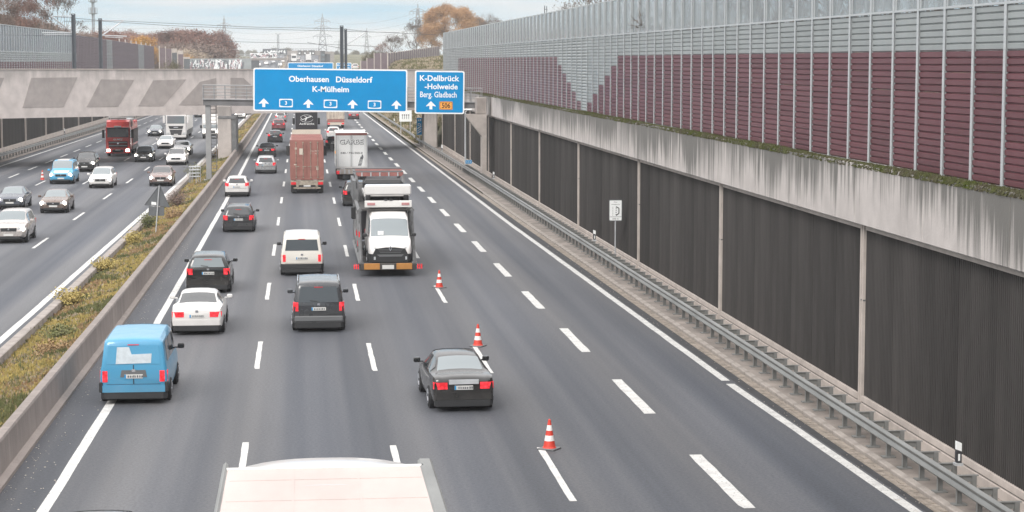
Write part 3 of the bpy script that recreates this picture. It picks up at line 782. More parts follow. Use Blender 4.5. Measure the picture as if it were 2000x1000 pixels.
# ================================================================ lettering
def text_mesh(name, s, wdt, cap, mt, thick=0.0, weight=0.0, narrow=None):
    "flat lettering in the x-z plane, facing -y, scaled to a width and a capital height; origin at baseline centre"
    def mk(t):
        cu = bpy.data.curves.new('t', 'FONT'); cu.body = t; cu.size = 1; cu.offset = weight; cu.resolution_u = 3
        ob = bpy.data.objects.new('t', cu); COL.objects.link(ob)
        dg = bpy.context.evaluated_depsgraph_get()
        me = bpy.data.meshes.new_from_object(ob.evaluated_get(dg))
        bpy.data.objects.remove(ob); bpy.data.curves.remove(cu)
        co = np.empty(len(me.vertices) * 3); me.vertices.foreach_get('co', co)
        return me, co.reshape(-1, 3)
    hm, hc = mk('H'); ch = hc[:, 1].max() - hc[:, 1].min(); hb = hc[:, 1].min()
    bpy.data.meshes.remove(hm)
    me, co = mk(s)
    x0, x1 = co[:, 0].min(), co[:, 0].max()
    out = np.zeros_like(co)
    out[:, 0] = (co[:, 0] - (x0 + x1) / 2) * wdt / (x1 - x0)
    out[:, 2] = (co[:, 1] - hb) * cap / ch
    me.vertices.foreach_set('co', out.ravel()); me.name = name
    me.materials.clear(); me.materials.append(mt); me.update()
    return me
def lettering(par, s, x, z, wdt, cap, mt, y=-.02, weight=0.0, name='lettering', rot=0.0):
    o = inst(name, text_mesh(name, s, wdt, cap, mt, weight=weight), par, (x, y, z)); o.rotation_euler = (0, rot, 0)
    return o
def plate_poly(poly, y, name, mt, par, th=.004):
    return MB().prism(poly, y, y + th, 'y').build(name, mt, par)
def rrect(x0, x1, z0, z1, r, n=4):
    pts = []
    for cx, cz, a0 in ((x1 - r, z1 - r, 0), (x0 + r, z1 - r, 90), (x0 + r, z0 + r, 180), (x1 - r, z0 + r, 270)):
        for i in range(n + 1):
            a = R(a0 + 90 * i / n); pts.append((cx + r * math.cos(a), cz + r * math.sin(a)))
    return pts

# ---------------------------------------------------------------- gantry and its signs
GY = 163.0; SY = 162.3; TILT = 0.0133
gan = empty('sign_gantry', (-8, GY, 0), 0, 'grey steel sign gantry with a railed walkway across the outbound lanes', 'gantry')
pL = D(407.5, 300, GY); bl, br = D(397, 199, GY), D(941, 205, GY)
z_b = lambda x: bl.z + (br.z - bl.z) * (x - bl.x) / (br.x - bl.x)
def gslab(nm, x0, x1, y0, y1, d0, d1, mt):
    mb = MB(); mb.add([(x, y, z_b(x) + d) for d in (d0, d1) for y in (y0, y1) for x in (x0, x1)], [(0, 2, 3, 1), (4, 5, 7, 6), (0, 1, 5, 4), (2, 6, 7, 3), (0, 4, 6, 2), (1, 3, 7, 5)])
    return under(gan, mb.build(nm, mt))
gslab('beam', bl.x, br.x, GY - .2, GY + .7, -.28, .18, M['gantry_dark'])
gslab('walkway', bl.x - .1, br.x + .05, GY - .35, GY + .85, .182, .25, M['gantry'])
mb = MB(); n = 26
for i in range(n + 1):
    x = bl.x + (br.x - bl.x) * i / n
    for yy in (GY - .3, GY + .8): mb.bar((x, yy, z_b(x) + .25), (x, yy, z_b(x) + 1.35), .035)
for h in (.55, .80, 1.07, 1.35):
    for yy in (GY - .3, GY + .8): mb.bar((bl.x, yy, z_b(bl.x) + h), (br.x, yy, z_b(br.x) + h), .03 if h < 1.3 else .05)
for i in range(6): mb.bar((bl.x, GY - .3 + 1.1 * i / 5, z_b(bl.x) + .25), (bl.x, GY - .3 + 1.1 * i / 5, z_b(bl.x) + 1.35), .05)
under(gan, mb.build('railing', M['gantry']))
under(gan, MB().box(pL.x - .22, pL.x + .22, GY - .05, GY + .5, -.3, z_b(pL.x) - .28, c=.02).box(pL.x - .4, pL.x + .4, GY - .25, GY + .7, -.5, .25).build('post', M['gantry']))
mb = MB(); lx = pL.x + .42
for s in (-.22, .22): mb.bar((lx + s, GY + .1, .1), (lx + s, GY + .1, 6.6), .05)
for i in range(22): mb.bar((lx - .22, GY + .1, .3 + .28 * i), (lx + .22, GY + .1, .3 + .28 * i), .03)
under(gan, mb.build('ladder', M['gantry_dark']))
mb = MB(); cx = pL.x - 1.15
for k in range(4):
    z = .5 + .27 * k
    for i in range(10):
        a, b2 = i * .628, (i + 1) * .628
        mb.bar((cx + .45 * math.cos(a), GY + .3 + .45 * math.sin(a), z), (cx + .45 * math.cos(b2), GY + .3 + .45 * math.sin(b2), z), .04)
for i in range(6): mb.bar((cx + .45 * math.cos(i), GY + .3 + .45 * math.sin(i), 0), (cx + .45 * math.cos(i), GY + .3 + .45 * math.sin(i), 1.35), .04)
under(gan, mb.build('ladder_cage', M['galv']))
# concrete corbel pillar carrying the right end
cx0, cx1, cxl = D(941.5, 300, 161).x, D(950.5, 300, 161).x, D(911, 228, 161).x
cor = MB().prism([(cxl, 5.30), (cx0, 3.72), (cx0, 0.05), (cx1, .05), (cx1, 5.52), (cxl, 5.52)], 161.0, 162.4, 'y')
cor.box(cx1 - .8, cx1, 161.2, 162.9, 5.56, 6.85)
for i in range(5): cor.box(cx1 - .78 + i * .165, cx1 - .70 + i * .165, 161.12, 161.2, 5.58, 6.83)
tag(cor.build('corbel_pillar', M['concrete']), 'concrete corbel pillar at the wall that carries the right end of the gantry', 'pillar')

def sign_root(name, c0, label, corners):
    cs = [D(*c, SY) for c in corners]
    c = sum(cs, Vector()) / 4
    o = empty(name, c, 0, label, 'road sign'); o.rotation_euler = (0, TILT, 0)
    def loc(u, v):
        p = D(u, v, SY) - c
        return (p.x * math.cos(TILT) - p.z * math.sin(TILT), p.x * math.sin(TILT) + p.z * math.cos(TILT))
    tl, tr, br_, bl_ = [loc(*q) for q in corners]
    x0, x1 = (tl[0] + bl_[0]) / 2, (tr[0] + br_[0]) / 2; z1, z0 = (tl[1] + tr[1]) / 2, (bl_[1] + br_[1]) / 2
    plate_poly(rrect(x0, x1, z0, z1, .16), 0.0, 'border', M['sign_white'], o, .05)
    plate_poly(rrect(x0 + .11, x1 - .11, z0 + .11, z1 - .11, .10), -.006, 'panel', M['sign_blue'], o, .005)
    mb = MB()
    for i in range(4 if x1 - x0 > 6 else 2):
        x = x0 + (x1 - x0) * (i + .5) / (4 if x1 - x0 > 6 else 2)
        mb.box(x - .06, x + .06, .052, .30, z0 + .1, z1 - .1)
    mb.build('bracket', M['galv'], o)
    return o, loc
def words(o, loc, s, u0, u1, vb, vt, mt, weight=.022):
    a, b2 = loc(u0, vb), loc(u1, vb); t = loc(u0, vt)
    l = lettering(o, s, (a[0] + b2[0]) / 2, (a[1] + b2[1]) / 2, b2[0] - a[0], t[1] - a[1], mt, -.0085, weight)
def arrow(o, loc, u, v0, v1, wd):
    a, b2 = loc(u, v1), loc(u, v0); h = b2[1] - a[1]; x = (a[0] + b2[0]) / 2; wm = wd * SY / FPX
    pl = [(0, 1), (.5, .44), (.5, .37), (.15, .44), (.15, 0), (-.15, 0), (-.15, .44), (-.5, .37), (-.5, .44)]
    # two convex pieces keep the face clean
    mb = MB()
    mb.prism([(x + p[0] * wm, a[1] + p[1] * h) for p in ((0, 1), (.5, .42), (.5, .36), (.15, .43), (-.15, .43), (-.5, .36), (-.5, .42))], -.009, -.006, 'y')
    mb.prism([(x + p[0] * wm, a[1] + p[1] * h) for p in ((.15, .43), (.15, 0), (-.15, 0), (-.15, .43))], -.0088, -.006, 'y')
    mb.build('arrow', M['sign_white'], o)
def badge3(o, loc, u0, v0, u1, v1):
    a, b2 = loc(u0, v1), loc(u1, v0); x0, z0, x1, z1 = a[0], a[1], b2[0], b2[1]
    bw, bh = x1 - x0, z1 - z0; cx, cz = (x0 + x1) / 2, (z0 + z1) / 2
    r = plate_poly(rrect(x0, x1, z0, z1, .06), -.0085, 'route_badge', M['sign_white'], o, .002)
    top = [(cx + bw * .44 * math.cos(math.pi * (1 - i / 8)) , cz + bh * (.27 + .12 * math.sin(math.pi * i / 8))) for i in range(9)]
    pl = top + [(x, 2 * cz - z) for x, z in reversed(top)]
    plate_poly(pl, -.011, 'badge_field', M['sign_blue'], r, .002)
    lettering(r, '3', cx, cz - bh * .21, bw * .15, bh * .44, M['sign_white'], -.0125, .03)
s1, loc = sign_root('motorway_sign', None, 'wide blue motorway sign for Oberhausen, Düsseldorf and K-Mülheim on the gantry', [(495, 132.3), (796.2, 136.3), (794.8, 220.6), (494.4, 216)])
words(s1, loc, 'Oberhausen', 564.3, 642.3, 160, 148.6, M['sign_white'])
words(s1, loc, 'Düsseldorf', 656.2, 727.5, 161.2, 149.8, M['sign_white'])
words(s1, loc, 'K-Mülheim', 610.3, 681.5, 179.8, 168.6, M['sign_white'])
for u, v in ((515.2, 192), (602.2, 193.6), (688.7, 194.8), (774.2, 196)): arrow(s1, loc, u, v, v + 17, 19)
for u0, v0, u1, v1 in ((545.5, 193.2, 571.8, 209.2), (632.3, 194.8, 658.7, 210.7), (718.3, 196.4, 744.7, 212.3)): badge3(s1, loc, u0, v0, u1, v1)
s2, loc = sign_root('exit_sign', None, 'smaller blue sign for K-Dellbrück, Holweide and Berg. Gladbach with orange 506', [(810.5, 137), (907.3, 139.3), (906.8, 223.3), (810, 221.6)])
words(s2, loc, 'K-Dellbrück', 820, 897, 158.4, 147.2, M['sign_white'])
words(s2, loc, '-Holweide', 829.4, 894, 174.3, 163.6, M['sign_white'])
words(s2, loc, 'Berg. Gladbach', 820.5, 891.8, 190.2, 179, M['sign_white'], .012)
arrow(s2, loc, 841.6, 197.4, 213.6, 19)
a, b2 = loc(858, 214.2), loc(884.3, 198.3)
r = plate_poly(rrect(a[0], b2[0], a[1], b2[1], .1), -.0085, 'route_badge', M['sign_orange'], s2, .002)
plate_poly(rrect(a[0] + .03, b2[0] - .03, a[1] + .03, b2[1] - .03, .08), -.0098, 'badge_rim', M['sign_brown'], r, .001)
plate_poly(rrect(a[0] + .07, b2[0] - .07, a[1] + .07, b2[1] - .07, .06), -.0112, 'badge_field', M['sign_orange'], r, .001)
lettering(r, '506', (a[0] + b2[0]) / 2, (a[1] + b2[1]) / 2 - .20, .70, .41, M['sign_brown'], -.0135, .03)

# second gantry, far up the road
FY = 480
def far_sign(nm, corners, label, txt):
    cs = [D(*c, FY) for c in corners]
    x0, x1, z1, z0 = cs[0].x, cs[1].x, cs[0].z, cs[0].z - 3.4
    o = empty(nm, ((x0 + x1) / 2, FY, z0), 0, label, 'road sign')
    hw = (x1 - x0) / 2
    plate_poly(rrect(-hw, hw, 0, 3.4, .2), 0, 'border', M['sign_white'], o, .1)
    plate_poly(rrect(-hw + .16, hw - .16, .16, 3.24, .15), -.02, 'panel', M['sign_blue'], o, .015)
    for s, u0, u1, vb, vt in txt:
        p, q, t = D(u0, vb, FY), D(u1, vb, FY), D(u0, vt, FY)
        lettering(o, s, (p.x + q.x) / 2 - (x0 + x1) / 2, p.z - z0, q.x - p.x, t.z - p.z, M['sign_white'], -.03, .03)
far_sign('motorway_sign', [(562, 122), (651, 122.6)], 'distant blue sign for Oberhausen and Düsseldorf just above the wide sign', [('Oberhausen', 581, 606.5, 130.5, 127), ('Düsseldorf', 609, 631, 131, 127.3)])
far_sign('exit_sign', [(656.5, 122.4), (686.5, 123)], 'distant small blue exit sign partly behind the catenary masts', [('K-Dellbrück', 659, 683.5, 129, 125.5), ('-Holweide', 661, 683, 134, 131)])
p0, p1 = D(552, 131, FY), D(705, 131, FY)
g2_ = empty('sign_gantry', (p0.x, FY, 0), 0, 'distant steel gantry carrying the two far blue signs', 'gantry')
mb = MB().box(p0.x, p1.x, FY + .2, FY + .9, 6.6, 7.2)
under(g2_, mb.build('beam', M['gantry_dark']))
for x in (p0.x, p1.x): under(g2_, MB().box(x - .2, x + .2, FY + .3, FY + .8, -.2, 6.6).build('post', M['gantry']))

# ---------------------------------------------------------------- cones
def cone(loc, label, h=.78):
    o = empty('traffic_cone', loc, rr.random() * 6, label, 'traffic cone', 'red and white cones along the lane line')
    base = MB().box(-.235, .235, -.235, .235, 0, .04, c=.015).build('base', M['plastic_grey'], o)
    pr = [(.175, .04), (.168, .07), (.155, .10)]
    f = lambda t: .155 - .125 * t
    MB().lathe([(.178, .04), (.160, .07)] + [(f(t) , .07 + (h - .09) * t) for t in (0, .22)], n=20).build('body', M['cone_red'], o, 40)
    for t0, t1, mt in ((.22, .42, 'cone_white'), (.42, .60, 'cone_red'), (.60, .80, 'cone_white'), (.80, 1.0, 'cone_red')):
        z = lambda t: .07 + (h - .09) * t
        MB().lathe([(f(t0) + .001, z(t0)), (f(t1) + .001, z(t1))] + ([(.012, z(t1) + .015)] if t1 == 1 else []), n=20).build('band', M[mt], o, 40)
    return o
for u, v, l in ((1073, 877, 'nearest red and white traffic cone at the end of a lane dash'), (933.5, 676, 'middle red and white traffic cone above the black saloon'), (858, 562, 'farther red and white traffic cone beside the car transporter')):
    cone(G(u, v), l)
cone(G(83, 352, 0), 'small red and white traffic cone left of the oncoming blue van', .85)

# ---------------------------------------------------------------- delineator posts
def delineator(p, label, h=.95, s=1.0):
    o = empty('delineator_post', p, 0, label, 'delineator', 'delineator posts behind the guard rails')
    pl = [(-.06, 0), (.06, 0), (.06, h - .05), (-.06, h)]
    MB().prism([(x * s, z) for x, z in pl], -.05 * s, .05 * s, 'y').build('body', M['sign_white'], o)
    MB().prism([(-.063 * s, h * .12), (.063 * s, h * .08), (.063 * s, h * .58), (-.063 * s, h * .66)], -.053 * s, .053 * s, 'y').build('band', M['black_print'], o)
    MB().box(-.022 * s, .022 * s, -.058 * s, -.05 * s, h * .20, h * .48).build('reflector', M['sign_white'], o)
    MB().box(-.09, .09, -.09, .09, 0, .06).build('foot', M['galv'], o)
delineator(Vector((14.62, Yat(1887, 14.62), .765)), 'nearest white delineator post with a black band, by the right guard rail', .56)
delineator(Vector((14.62, Yat(1162, 14.62), .765)), 'white delineator post left of the white lay-by sign, by the guard rail', .56)
delineator(Vector((14.6, Yat(964, 14.6), .765)), 'delineator post by the second wall bay from the corbel pillar', .56)
delineator(Vector((14.2, Yat(863, 14.2), .3)), 'distant delineator post on the shelf near the lamp post', .95, 1.2)
delineator(Vector((-30.1, 258.5, .3)), 'delineator post on the left shelf below the left retaining wall', .95, 1.3)
delineator(Vector((-30.1, 318, .3)), 'delineator post on the left shelf nearest the red truck', .95, 1.3)
delineator(G(770, 243, .2), 'far delineator post on the grass verge beyond the bridge', .9, 1.3)

# ---------------------------------------------------------------- roadside signs
X_ = 14.85; ys_ = Yat(1203, X_)
z0_, z1_ = CAMH + ray(1203, 432).z / ray(1203, 432).x * X_, CAMH + ray(1203, 390.5).z / ray(1203, 390.5).x * X_
o = empty('layby_sign', (X_, ys_, 0), 0, 'white lay-by information sign on a thin pole before the right wall', 'road sign')
MB().tube((.0, 0, .05), (.0, 0, z1_ - .1), .03, n=8).build('pole', M['galv'], o)
hw = 13.2 * ys_ / FPX; H_ = z1_ - z0_
plate_poly(rrect(-hw, hw, z0_, z1_, .05), -.06, 'border', M['sign_grey'], o, .02)
plate_poly(rrect(-hw + .03, hw - .03, z0_ + .03, z1_ - .03, .04), -.064, 'panel', M['sign_white'], o, .003)
MB().box(-hw + .03, hw - .03, -.067, -.064, z0_ + H_ * .19, z0_ + H_ * .205).build('rule', M['black_print'], o)
lettering(o, 'Pilot', 0, z0_ + H_ * .87, hw * .5, H_ * .045, M['black_print'], -.068)
lettering(o, 'Haltebucht', 0, z0_ + H_ * .76, hw * 1.25, H_ * .05, M['black_print'], -.068)
lettering(o, '200 m', 0, z0_ + H_ * .07, hw * .95, H_ * .075, M['black_print'], -.068)
mb = MB()
def pln(pts, wd, yy=-.068):
    for p, q in zip(pts, pts[1:]): mb.tube((p[0], yy, p[1]), (q[0], yy, q[1]), wd, n=4)
pln([(.08 * hw, z0_ + H_ * .68), (.5 * hw, z0_ + H_ * .60), (.5 * hw, z0_ + H_ * .36), (.08 * hw, z0_ + H_ * .26)], .022)
for k in range(4):
    zz = z0_ + H_ * (.29 + .1 * k); pln([(.08 * hw, zz), (.08 * hw, zz + H_ * .04)], .022)
for k in range(6):
    zz = z0_ + H_ * (.26 + .075 * k); pln([(-.42 * hw, zz), (-.42 * hw, zz + H_ * .035)], .012)
mb.build('pictogram', M['black_print'], o)
# triangular warning sign seen from behind, in the median
b0 = G(303, 458, 0.0); Yt = b0.y
P3 = lambda u, v: (lambda p: (p.x - b0.x, p.z))(D(u, v, Yt))
o = empty('warning_sign', (b0.x, Yt, 0), 0, 'grey back of a triangular warning sign with a lower plate in the planted median', 'road sign')
tl, tr, tt = P3(282.5, 400), P3(331, 404), P3(311.5, 361)
plate_poly([tl, tr, tt], 0, 'triangle', M['sign_grey'], o, .02)
MB().tube((tl[0], -.015, tl[1]), (tr[0], -.015, tr[1]), .018, n=4).tube((tr[0], -.015, tr[1]), (tt[0], -.015, tt[1]), .018, n=4).tube((tt[0], -.015, tt[1]), (tl[0], -.015, tl[1]), .018, n=4).build('rim', M['sign_grey'], o)
plate_poly([P3(290, 421), P3(320.5, 421.5), P3(321, 404.8), P3(290.5, 402)], .004, 'lower_plate', M['sign_grey'], o, .02)
MB().tube((P3(304, 400)[0] - .05, -.05, -.3), (P3(311, 362)[0], -.05, P3(311, 363)[1]), .035, n=8).build('pole', M['galv'], o)
plate_poly([P3(295.5, 399.5), P3(305.5, 400.5), P3(305, 395), P3(296, 394)], -.012, 'sticker', M['sign_white'], o, .004)
# blue countdown marker and the white board beyond the bridge
b0 = G(820, 277, .3)
o = empty('countdown_marker', b0, 0, 'narrow blue countdown board with three white bars before the bridge pier', 'road sign')
P3 = lambda u, v: (lambda p: (p.x - b0.x, p.z - b0.z))(D(u, v, b0.y))
a, b2 = P3(813.5, 264), P3(824.5, 229.5)
plate_poly(rrect(a[0], b2[0], a[1], b2[1], .05), 0, 'border', M['sign_white'], o, .03)
plate_poly(rrect(a[0] + .04, b2[0] - .04, a[1] + .04, b2[1] - .04, .04), -.008, 'panel', M['sign_blue'], o, .006)
bw, bh = b2[0] - a[0], b2[1] - a[1]
for k in range(3):
    z = a[1] + bh * (.08 + .13 * k)
    plate_poly([(a[0] + bw * .18, z), (a[0] + bw * .18, z + .11), (b2[0] - bw * .18, z + .40), (b2[0] - bw * .18, z + .29)], -.012, 'bar', M['sign_white'], o, .003)
lettering(o, '24', (a[0] + b2[0]) / 2, a[1] + bh * .80, bw * .6, bh * .11, M['sign_white'], -.012)
lettering(o, 'D', (a[0] + b2[0]) / 2, a[1] + bh * .52, bw * .5, bh * .15, M['sign_white'], -.012)
MB().tube((0, .06, -.3), (0, .06, b2[1]), .05, n=6).build('pole', M['galv'], o)
b0 = G(791, 255, .6)
o = empty('white_board', b0, 0, 'large white information board on posts beyond the bridge, half behind the wide sign', 'road sign')
P3 = lambda u, v: (lambda p: (p.x - b0.x, p.z - b0.z))(D(u, v, b0.y))
a, b2 = P3(780, 237.5), P3(804, 212)
plate_poly(rrect(a[0], b2[0], a[1], b2[1], .05), 0, 'panel', M['sign_white'], o, .05)
mb = MB()
for k in range(4):
    x = a[0] + (b2[0] - a[0]) * (.25 + .17 * k); mb.tube((x, -.02, a[1] + .35), (x, -.02, a[1] + .9), .03, n=4); mb.box(x - .08, x + .08, -.02, -.004, a[1] + .8, a[1] + .95)
mb.build('pictogram', M['sign_grey'], o)
MB().tube((a[0] + .2, .1, -.8), (a[0] + .2, .1, b2[1]), .05, n=6).tube((b2[0] - .2, .1, -.8), (b2[0] - .2, .1, b2[1]), .05, n=6).build('post', M['galv'], o)
# tiny blue plate on the rail, and the lamp post
b0 = Vector((14.5, Yat(915, 14.5), .5))
o = empty('distance_plate', b0, 0, 'small blue kilometre plate standing behind the guard rail', 'road sign')
plate_poly(rrect(-.30, .30, .28, .62, .04), 0, 'border', M['sign_white'], o, .02); plate_poly(rrect(-.28, .28, .30, .60, .03), -.008, 'panel', M['sign_blue'], o, .006)
lettering(o, '12,5', 0, .38, .4, .14, M['sign_white'], -.012)
MB().tube((0, .05, -.4), (0, .05, .6), .03, n=6).build('pole', M['galv'], o)
b0 = G(909, 327, .2)
o = empty('lamp_post', b0, 0, 'slim lamp post close to the right wall beside the corbel pillar', 'lamp post')
tp = D(910, 219, b0.y).z - b0.z
MB().tube((0, 0, -.2), (0, 0, tp), .09, .06, n=8).build('pole', M['galv'], o)
MB().tube((0, 0, tp), (.15, 0, tp + .15), .05, n=6).box(-.25, .62, -.16, .16, tp + .15, tp + .30, c=.04).build('lamp_head', M['sign_white'], o)

# ---------------------------------------------------------------- catenary masts and wires on the bridge
def off_face(u, v, off):
    r = ray(u, v); A = BA + bn * off
    t = (A.x * bn.x + A.y * bn.y) / (r.x * bn.x + r.y * bn.y)
    return Vector((r.x * t, r.y * t, CAMH + r.z * t))
def mast(u, vt, off, label, arm=None, wpx=7.5, extra=()):
    t = off_face(u, vt, off)
    o = empty('catenary_mast', (t.x, t.y, 6.5), 0, label, 'catenary mast')
    h = t.z - 6.5; hw = wpx / 2 * t.y / FPX
    mb = MB().box(-hw, -hw * .55, -.16, .16, 0, h).box(hw * .55, hw, -.16, .16, 0, h).box(-hw * .55, hw * .55, -.03, .03, 0, h - .05).box(-hw, hw, -.17, .17, h, h + .06)
    mb.build('post', M['mast'], o)
    if arm:
        mb = MB()
        for (u0, v0), (u1, v1), wd in arm:
            p, q = off_face(u0, v0, off), off_face(u1, v1, off)
            mb.tube(p - o.location, q - o.location, wd, n=6)
        mb.build('cantilever', M['galv'], o)
    return o
mast(143, 28, 2.2, 'left catenary mast with a strut rising to the left', [((140, 62), (100, 32), .07), ((100, 31.5), (140, 31.5), .04), ((82, 64), (140, 63.6), .06), ((86, 68), (140, 67), .04)])
mast(195.5, 37, 8.0, 'second catenary mast from the left, strut rising to the right', [((199, 69.5), (241, 40), .07), ((199, 40), (241, 40), .05), ((199, 69), (247, 71), .06), ((205, 72), (240, 74), .04)], 6.5)
mast(667.3, 51, 2.2, 'taller of the two catenary masts above the wide blue sign', None, 7)
mast(675, 57, 8.0, 'lower catenary mast close behind the tall one above the sign', [((678, 86), (714, 63), .07), ((678, 88), (735, 91), .04)], 5.5)
def wires(label, lines):
    o = empty('overhead_wire', off_face(*lines[0][0], 2), 0, label, 'wire')
    mb = MB()
    for ln in lines:
        pts = [off_face(*p[:2], ln[-1] if isinstance(ln[-1], (int, float)) else 4) - o.location for p in ln if not isinstance(p, (int, float))]
        for p, q in zip(pts, pts[1:]): mb.tube(p, q, .022, n=4, cap=False)
    mb.build('wires', M['wire'], o)
wires('upper overhead wires strung along the rail bridge from mast to mast', [[(100, 32), (140, 35), (196, 40), (241, 41), (340, 46), (500, 53), (667, 56), (720, 62), (852, 68), 6], [(124, 41.5), (196, 41), (330, 50), (480, 56), (668, 61), (780, 64), 3]])
wires('lower contact wires strung along the rail bridge', [[(0, 68), (140, 70.5), (196, 74), 2.5], [(440, 81), (560, 84), (667, 88), (740, 91), 7], [(600, 83), (655, 92), (700, 100), 7]])

# ---------------------------------------------------------------- pylons, telecom mast
def pylon(u, vt, Y, zb_, arms, label, wb=5.0, bw=.32, vs=None):
    t = D(u, vt, Y); h = t.z - zb_
    o = empty('pylon', (t.x, Y, zb_), R(rr.uniform(-15, 15)), label, 'pylon')
    mb = MB(); wat = lambda z: wb * (1 - z / h) ** 1.15 / 2 + .35
    n = 9; zs = [h * .93 * (1 - (1 - i / n) ** 1.3) for i in range(n + 1)]
    for sx, sy in ((1, 1), (1, -1), (-1, 1), (-1, -1)):
        for a, b2 in zip(zs, zs[1:]): mb.bar((sx * wat(a), sy * wat(a), a), (sx * wat(b2), sy * wat(b2), b2), bw)
    for a, b2 in zip(zs, zs[1:]):
        for s in (1, -1):
            mb.bar((-wat(a), s * wat(a), a), (wat(b2), s * wat(b2), b2), bw * .6); mb.bar((wat(a), s * wat(a), a), (-wat(b2), s * wat(b2), b2), bw * .6)
            mb.bar((s * wat(a), -wat(a), a), (s * wat(b2), wat(b2), b2), bw * .6)
    mb.bar((0, 0, zs[-1]), (0, 0, h), bw * 1.2)
    mb.build('tower', M['pylon'], o)
    for va, half in arms:
        z = D(u, va, Y).z - zb_; hl = half * Y / FPX
        am = MB()
        for s in (1, -1):
            am.bar((0, -.3, z), (s * hl, 0, z), bw * .7); am.bar((0, .3, z), (s * hl, 0, z), bw * .7); am.bar((s * wat(z), 0, z + 1.7), (s * hl, 0, z), bw * .7)
            for q in (.55, 1.0): am.bar((s * hl * q, 0, z), (s * hl * q, 0, z - 1.6), bw * .5)
        am.build('cross_arm', M['pylon'], o)
    return o
pylon(437.5, 30, 1500, 8, [(49, 13), (63, 16)], 'pale lattice pylon right of the reddish wood on the left', 5)
pylon(629.5, 27, 1400, 8, [(41.5, 15), (55.5, 16), (71, 18)], 'tallest lattice pylon above the far blue sign', 7)
pylon(716, 55, 2000, 8, [(72, 9), (90, 10)], 'slim lattice pylon just right of the catenary masts', 5, .4)
pylon(816, 8, 1100, 8, [(22.5, 16), (39, 17)], 'lattice pylon behind the bare tree by the orange tree', 6)
pylon(662, 76, 2600, 8, [(82, 10), (94, 8)], 'faint distant pylon directly left of the catenary masts', 5, .4)
t = D(180.5, -40, 520)
o = empty('telecom_mast', (t.x, 520, 7), 0, 'pale telecom mast with antenna platforms above the left noise barrier', 'mast')
MB().tube((-.17, 0, 0), (-.17, 0, t.z - 7), .20, n=8).tube((.24, 0, 0), (.24, 0, t.z - 7), .13, n=8).build('pole', M['pylon'], o)
for vp in (27, 4):
    z = D(180, vp, 520).z - 7
    mb = MB().lathe([(.35, -.15), (1.0, 0), (1.05, .12), (.35, .12)], n=12, z0=z)
    for i in range(6):
        a = i * math.pi / 3 + .2
        mb.tube((1.0 * math.cos(a), 1.0 * math.sin(a), z), (1.0 * math.cos(a), 1.0 * math.sin(a), z + 1.6), .09, n=5)
    mb.build('antenna_platform', M['pylon'], o)
t = D(543, 67, 760)
o = empty('floodlight_mast', (t.x, 760, 6), 0, 'slender floodlight mast above the far overpass', 'mast')
mb = MB()
h = t.z - 6
for s in (-.35, .35): mb.bar((s, 0, 0), (s * .7, 0, h), .16)
for i in range(12): mb.bar((-.35 + .7 * (i % 2), 0, h * i / 12), (.35 - .7 * (i % 2), 0, h * (i + 1) / 12), .08)
mb.build('tower', M['pylon'], o); MB().box(-1.1, -.3, -.2, .2, h, h + .4).box(.3, 1.1, -.2, .2, h, h + .4).build('floodlight', M['galv'], o)
def powerline(label, a, b2, n=3, sag=.0):
    o = empty('power_line', a, 0, label, 'wire'); mb = MB()
    for k in range(n):
        p0, p1 = Vector((0, 0, -k * 4.2)), b2 - a + Vector((0, 0, -k * 4.2)); prev = p0
        for i in range(1, 13):
            t = i / 12; p = p0.lerp(p1, t); p.z -= sag * 4 * t * (1 - t)
            mb.tube(prev, p, .05, n=3, cap=False); prev = p
    mb.build('cables', M['wire'], o)
powerline('thin power cables from the left pylon to the tallest pylon', D(437, 49, 1500), D(629, 45, 1400), 3, 3)
powerline('thin power cables from the tallest pylon towards the bare tree', D(629, 41, 1400), D(816, 24, 1100), 3, 4)
powerline('thin power cables running off to the left from the left pylon', D(437, 49, 1500), D(-100, 38, 1300), 2, 4)
o = empty('antenna', (22, 160, 7), 0, 'small twin rod antenna sticking up behind the noise barrier', 'antenna')
t = D(1065, 11, 160); o.location = (t.x, 160, 7)
MB().tube((-.05, 0, 0), (-.05, 0, t.z - 7), .035, n=5).tube((.12, 0, 0), (.12, 0, t.z - 7.05), .03, n=5).tube((-.1, 0, t.z - 7.3), (.18, 0, t.z - 7.3), .02, n=4).build('rods', M['wire'], o)
# ================================================================ VEHICLES
def pchip(xk, yk, x):
    xk, yk = np.asarray(xk, float), np.asarray(yk, float)
    h = np.diff(xk); dl = np.diff(yk) / h; n = len(xk)
    m = np.zeros(n); m[0], m[-1] = dl[0], dl[-1]
    for i in range(1, n - 1):
        if dl[i - 1] * dl[i] > 0:
            w1, w2 = 2 * h[i] + h[i - 1], h[i] + 2 * h[i - 1]
            m[i] = (w1 + w2) / (w1 / dl[i - 1] + w2 / dl[i])
    i = np.clip(np.searchsorted(xk, x, side='right') - 1, 0, n - 2)
    t = (x - xk[i]) / h[i]
    return ((1 + 2 * t) * (1 - t) ** 2 * yk[i] + t * (1 - t) ** 2 * h[i] * m[i] + t * t * (3 - 2 * t) * yk[i + 1] + t * t * (t - 1) * h[i] * m[i + 1])

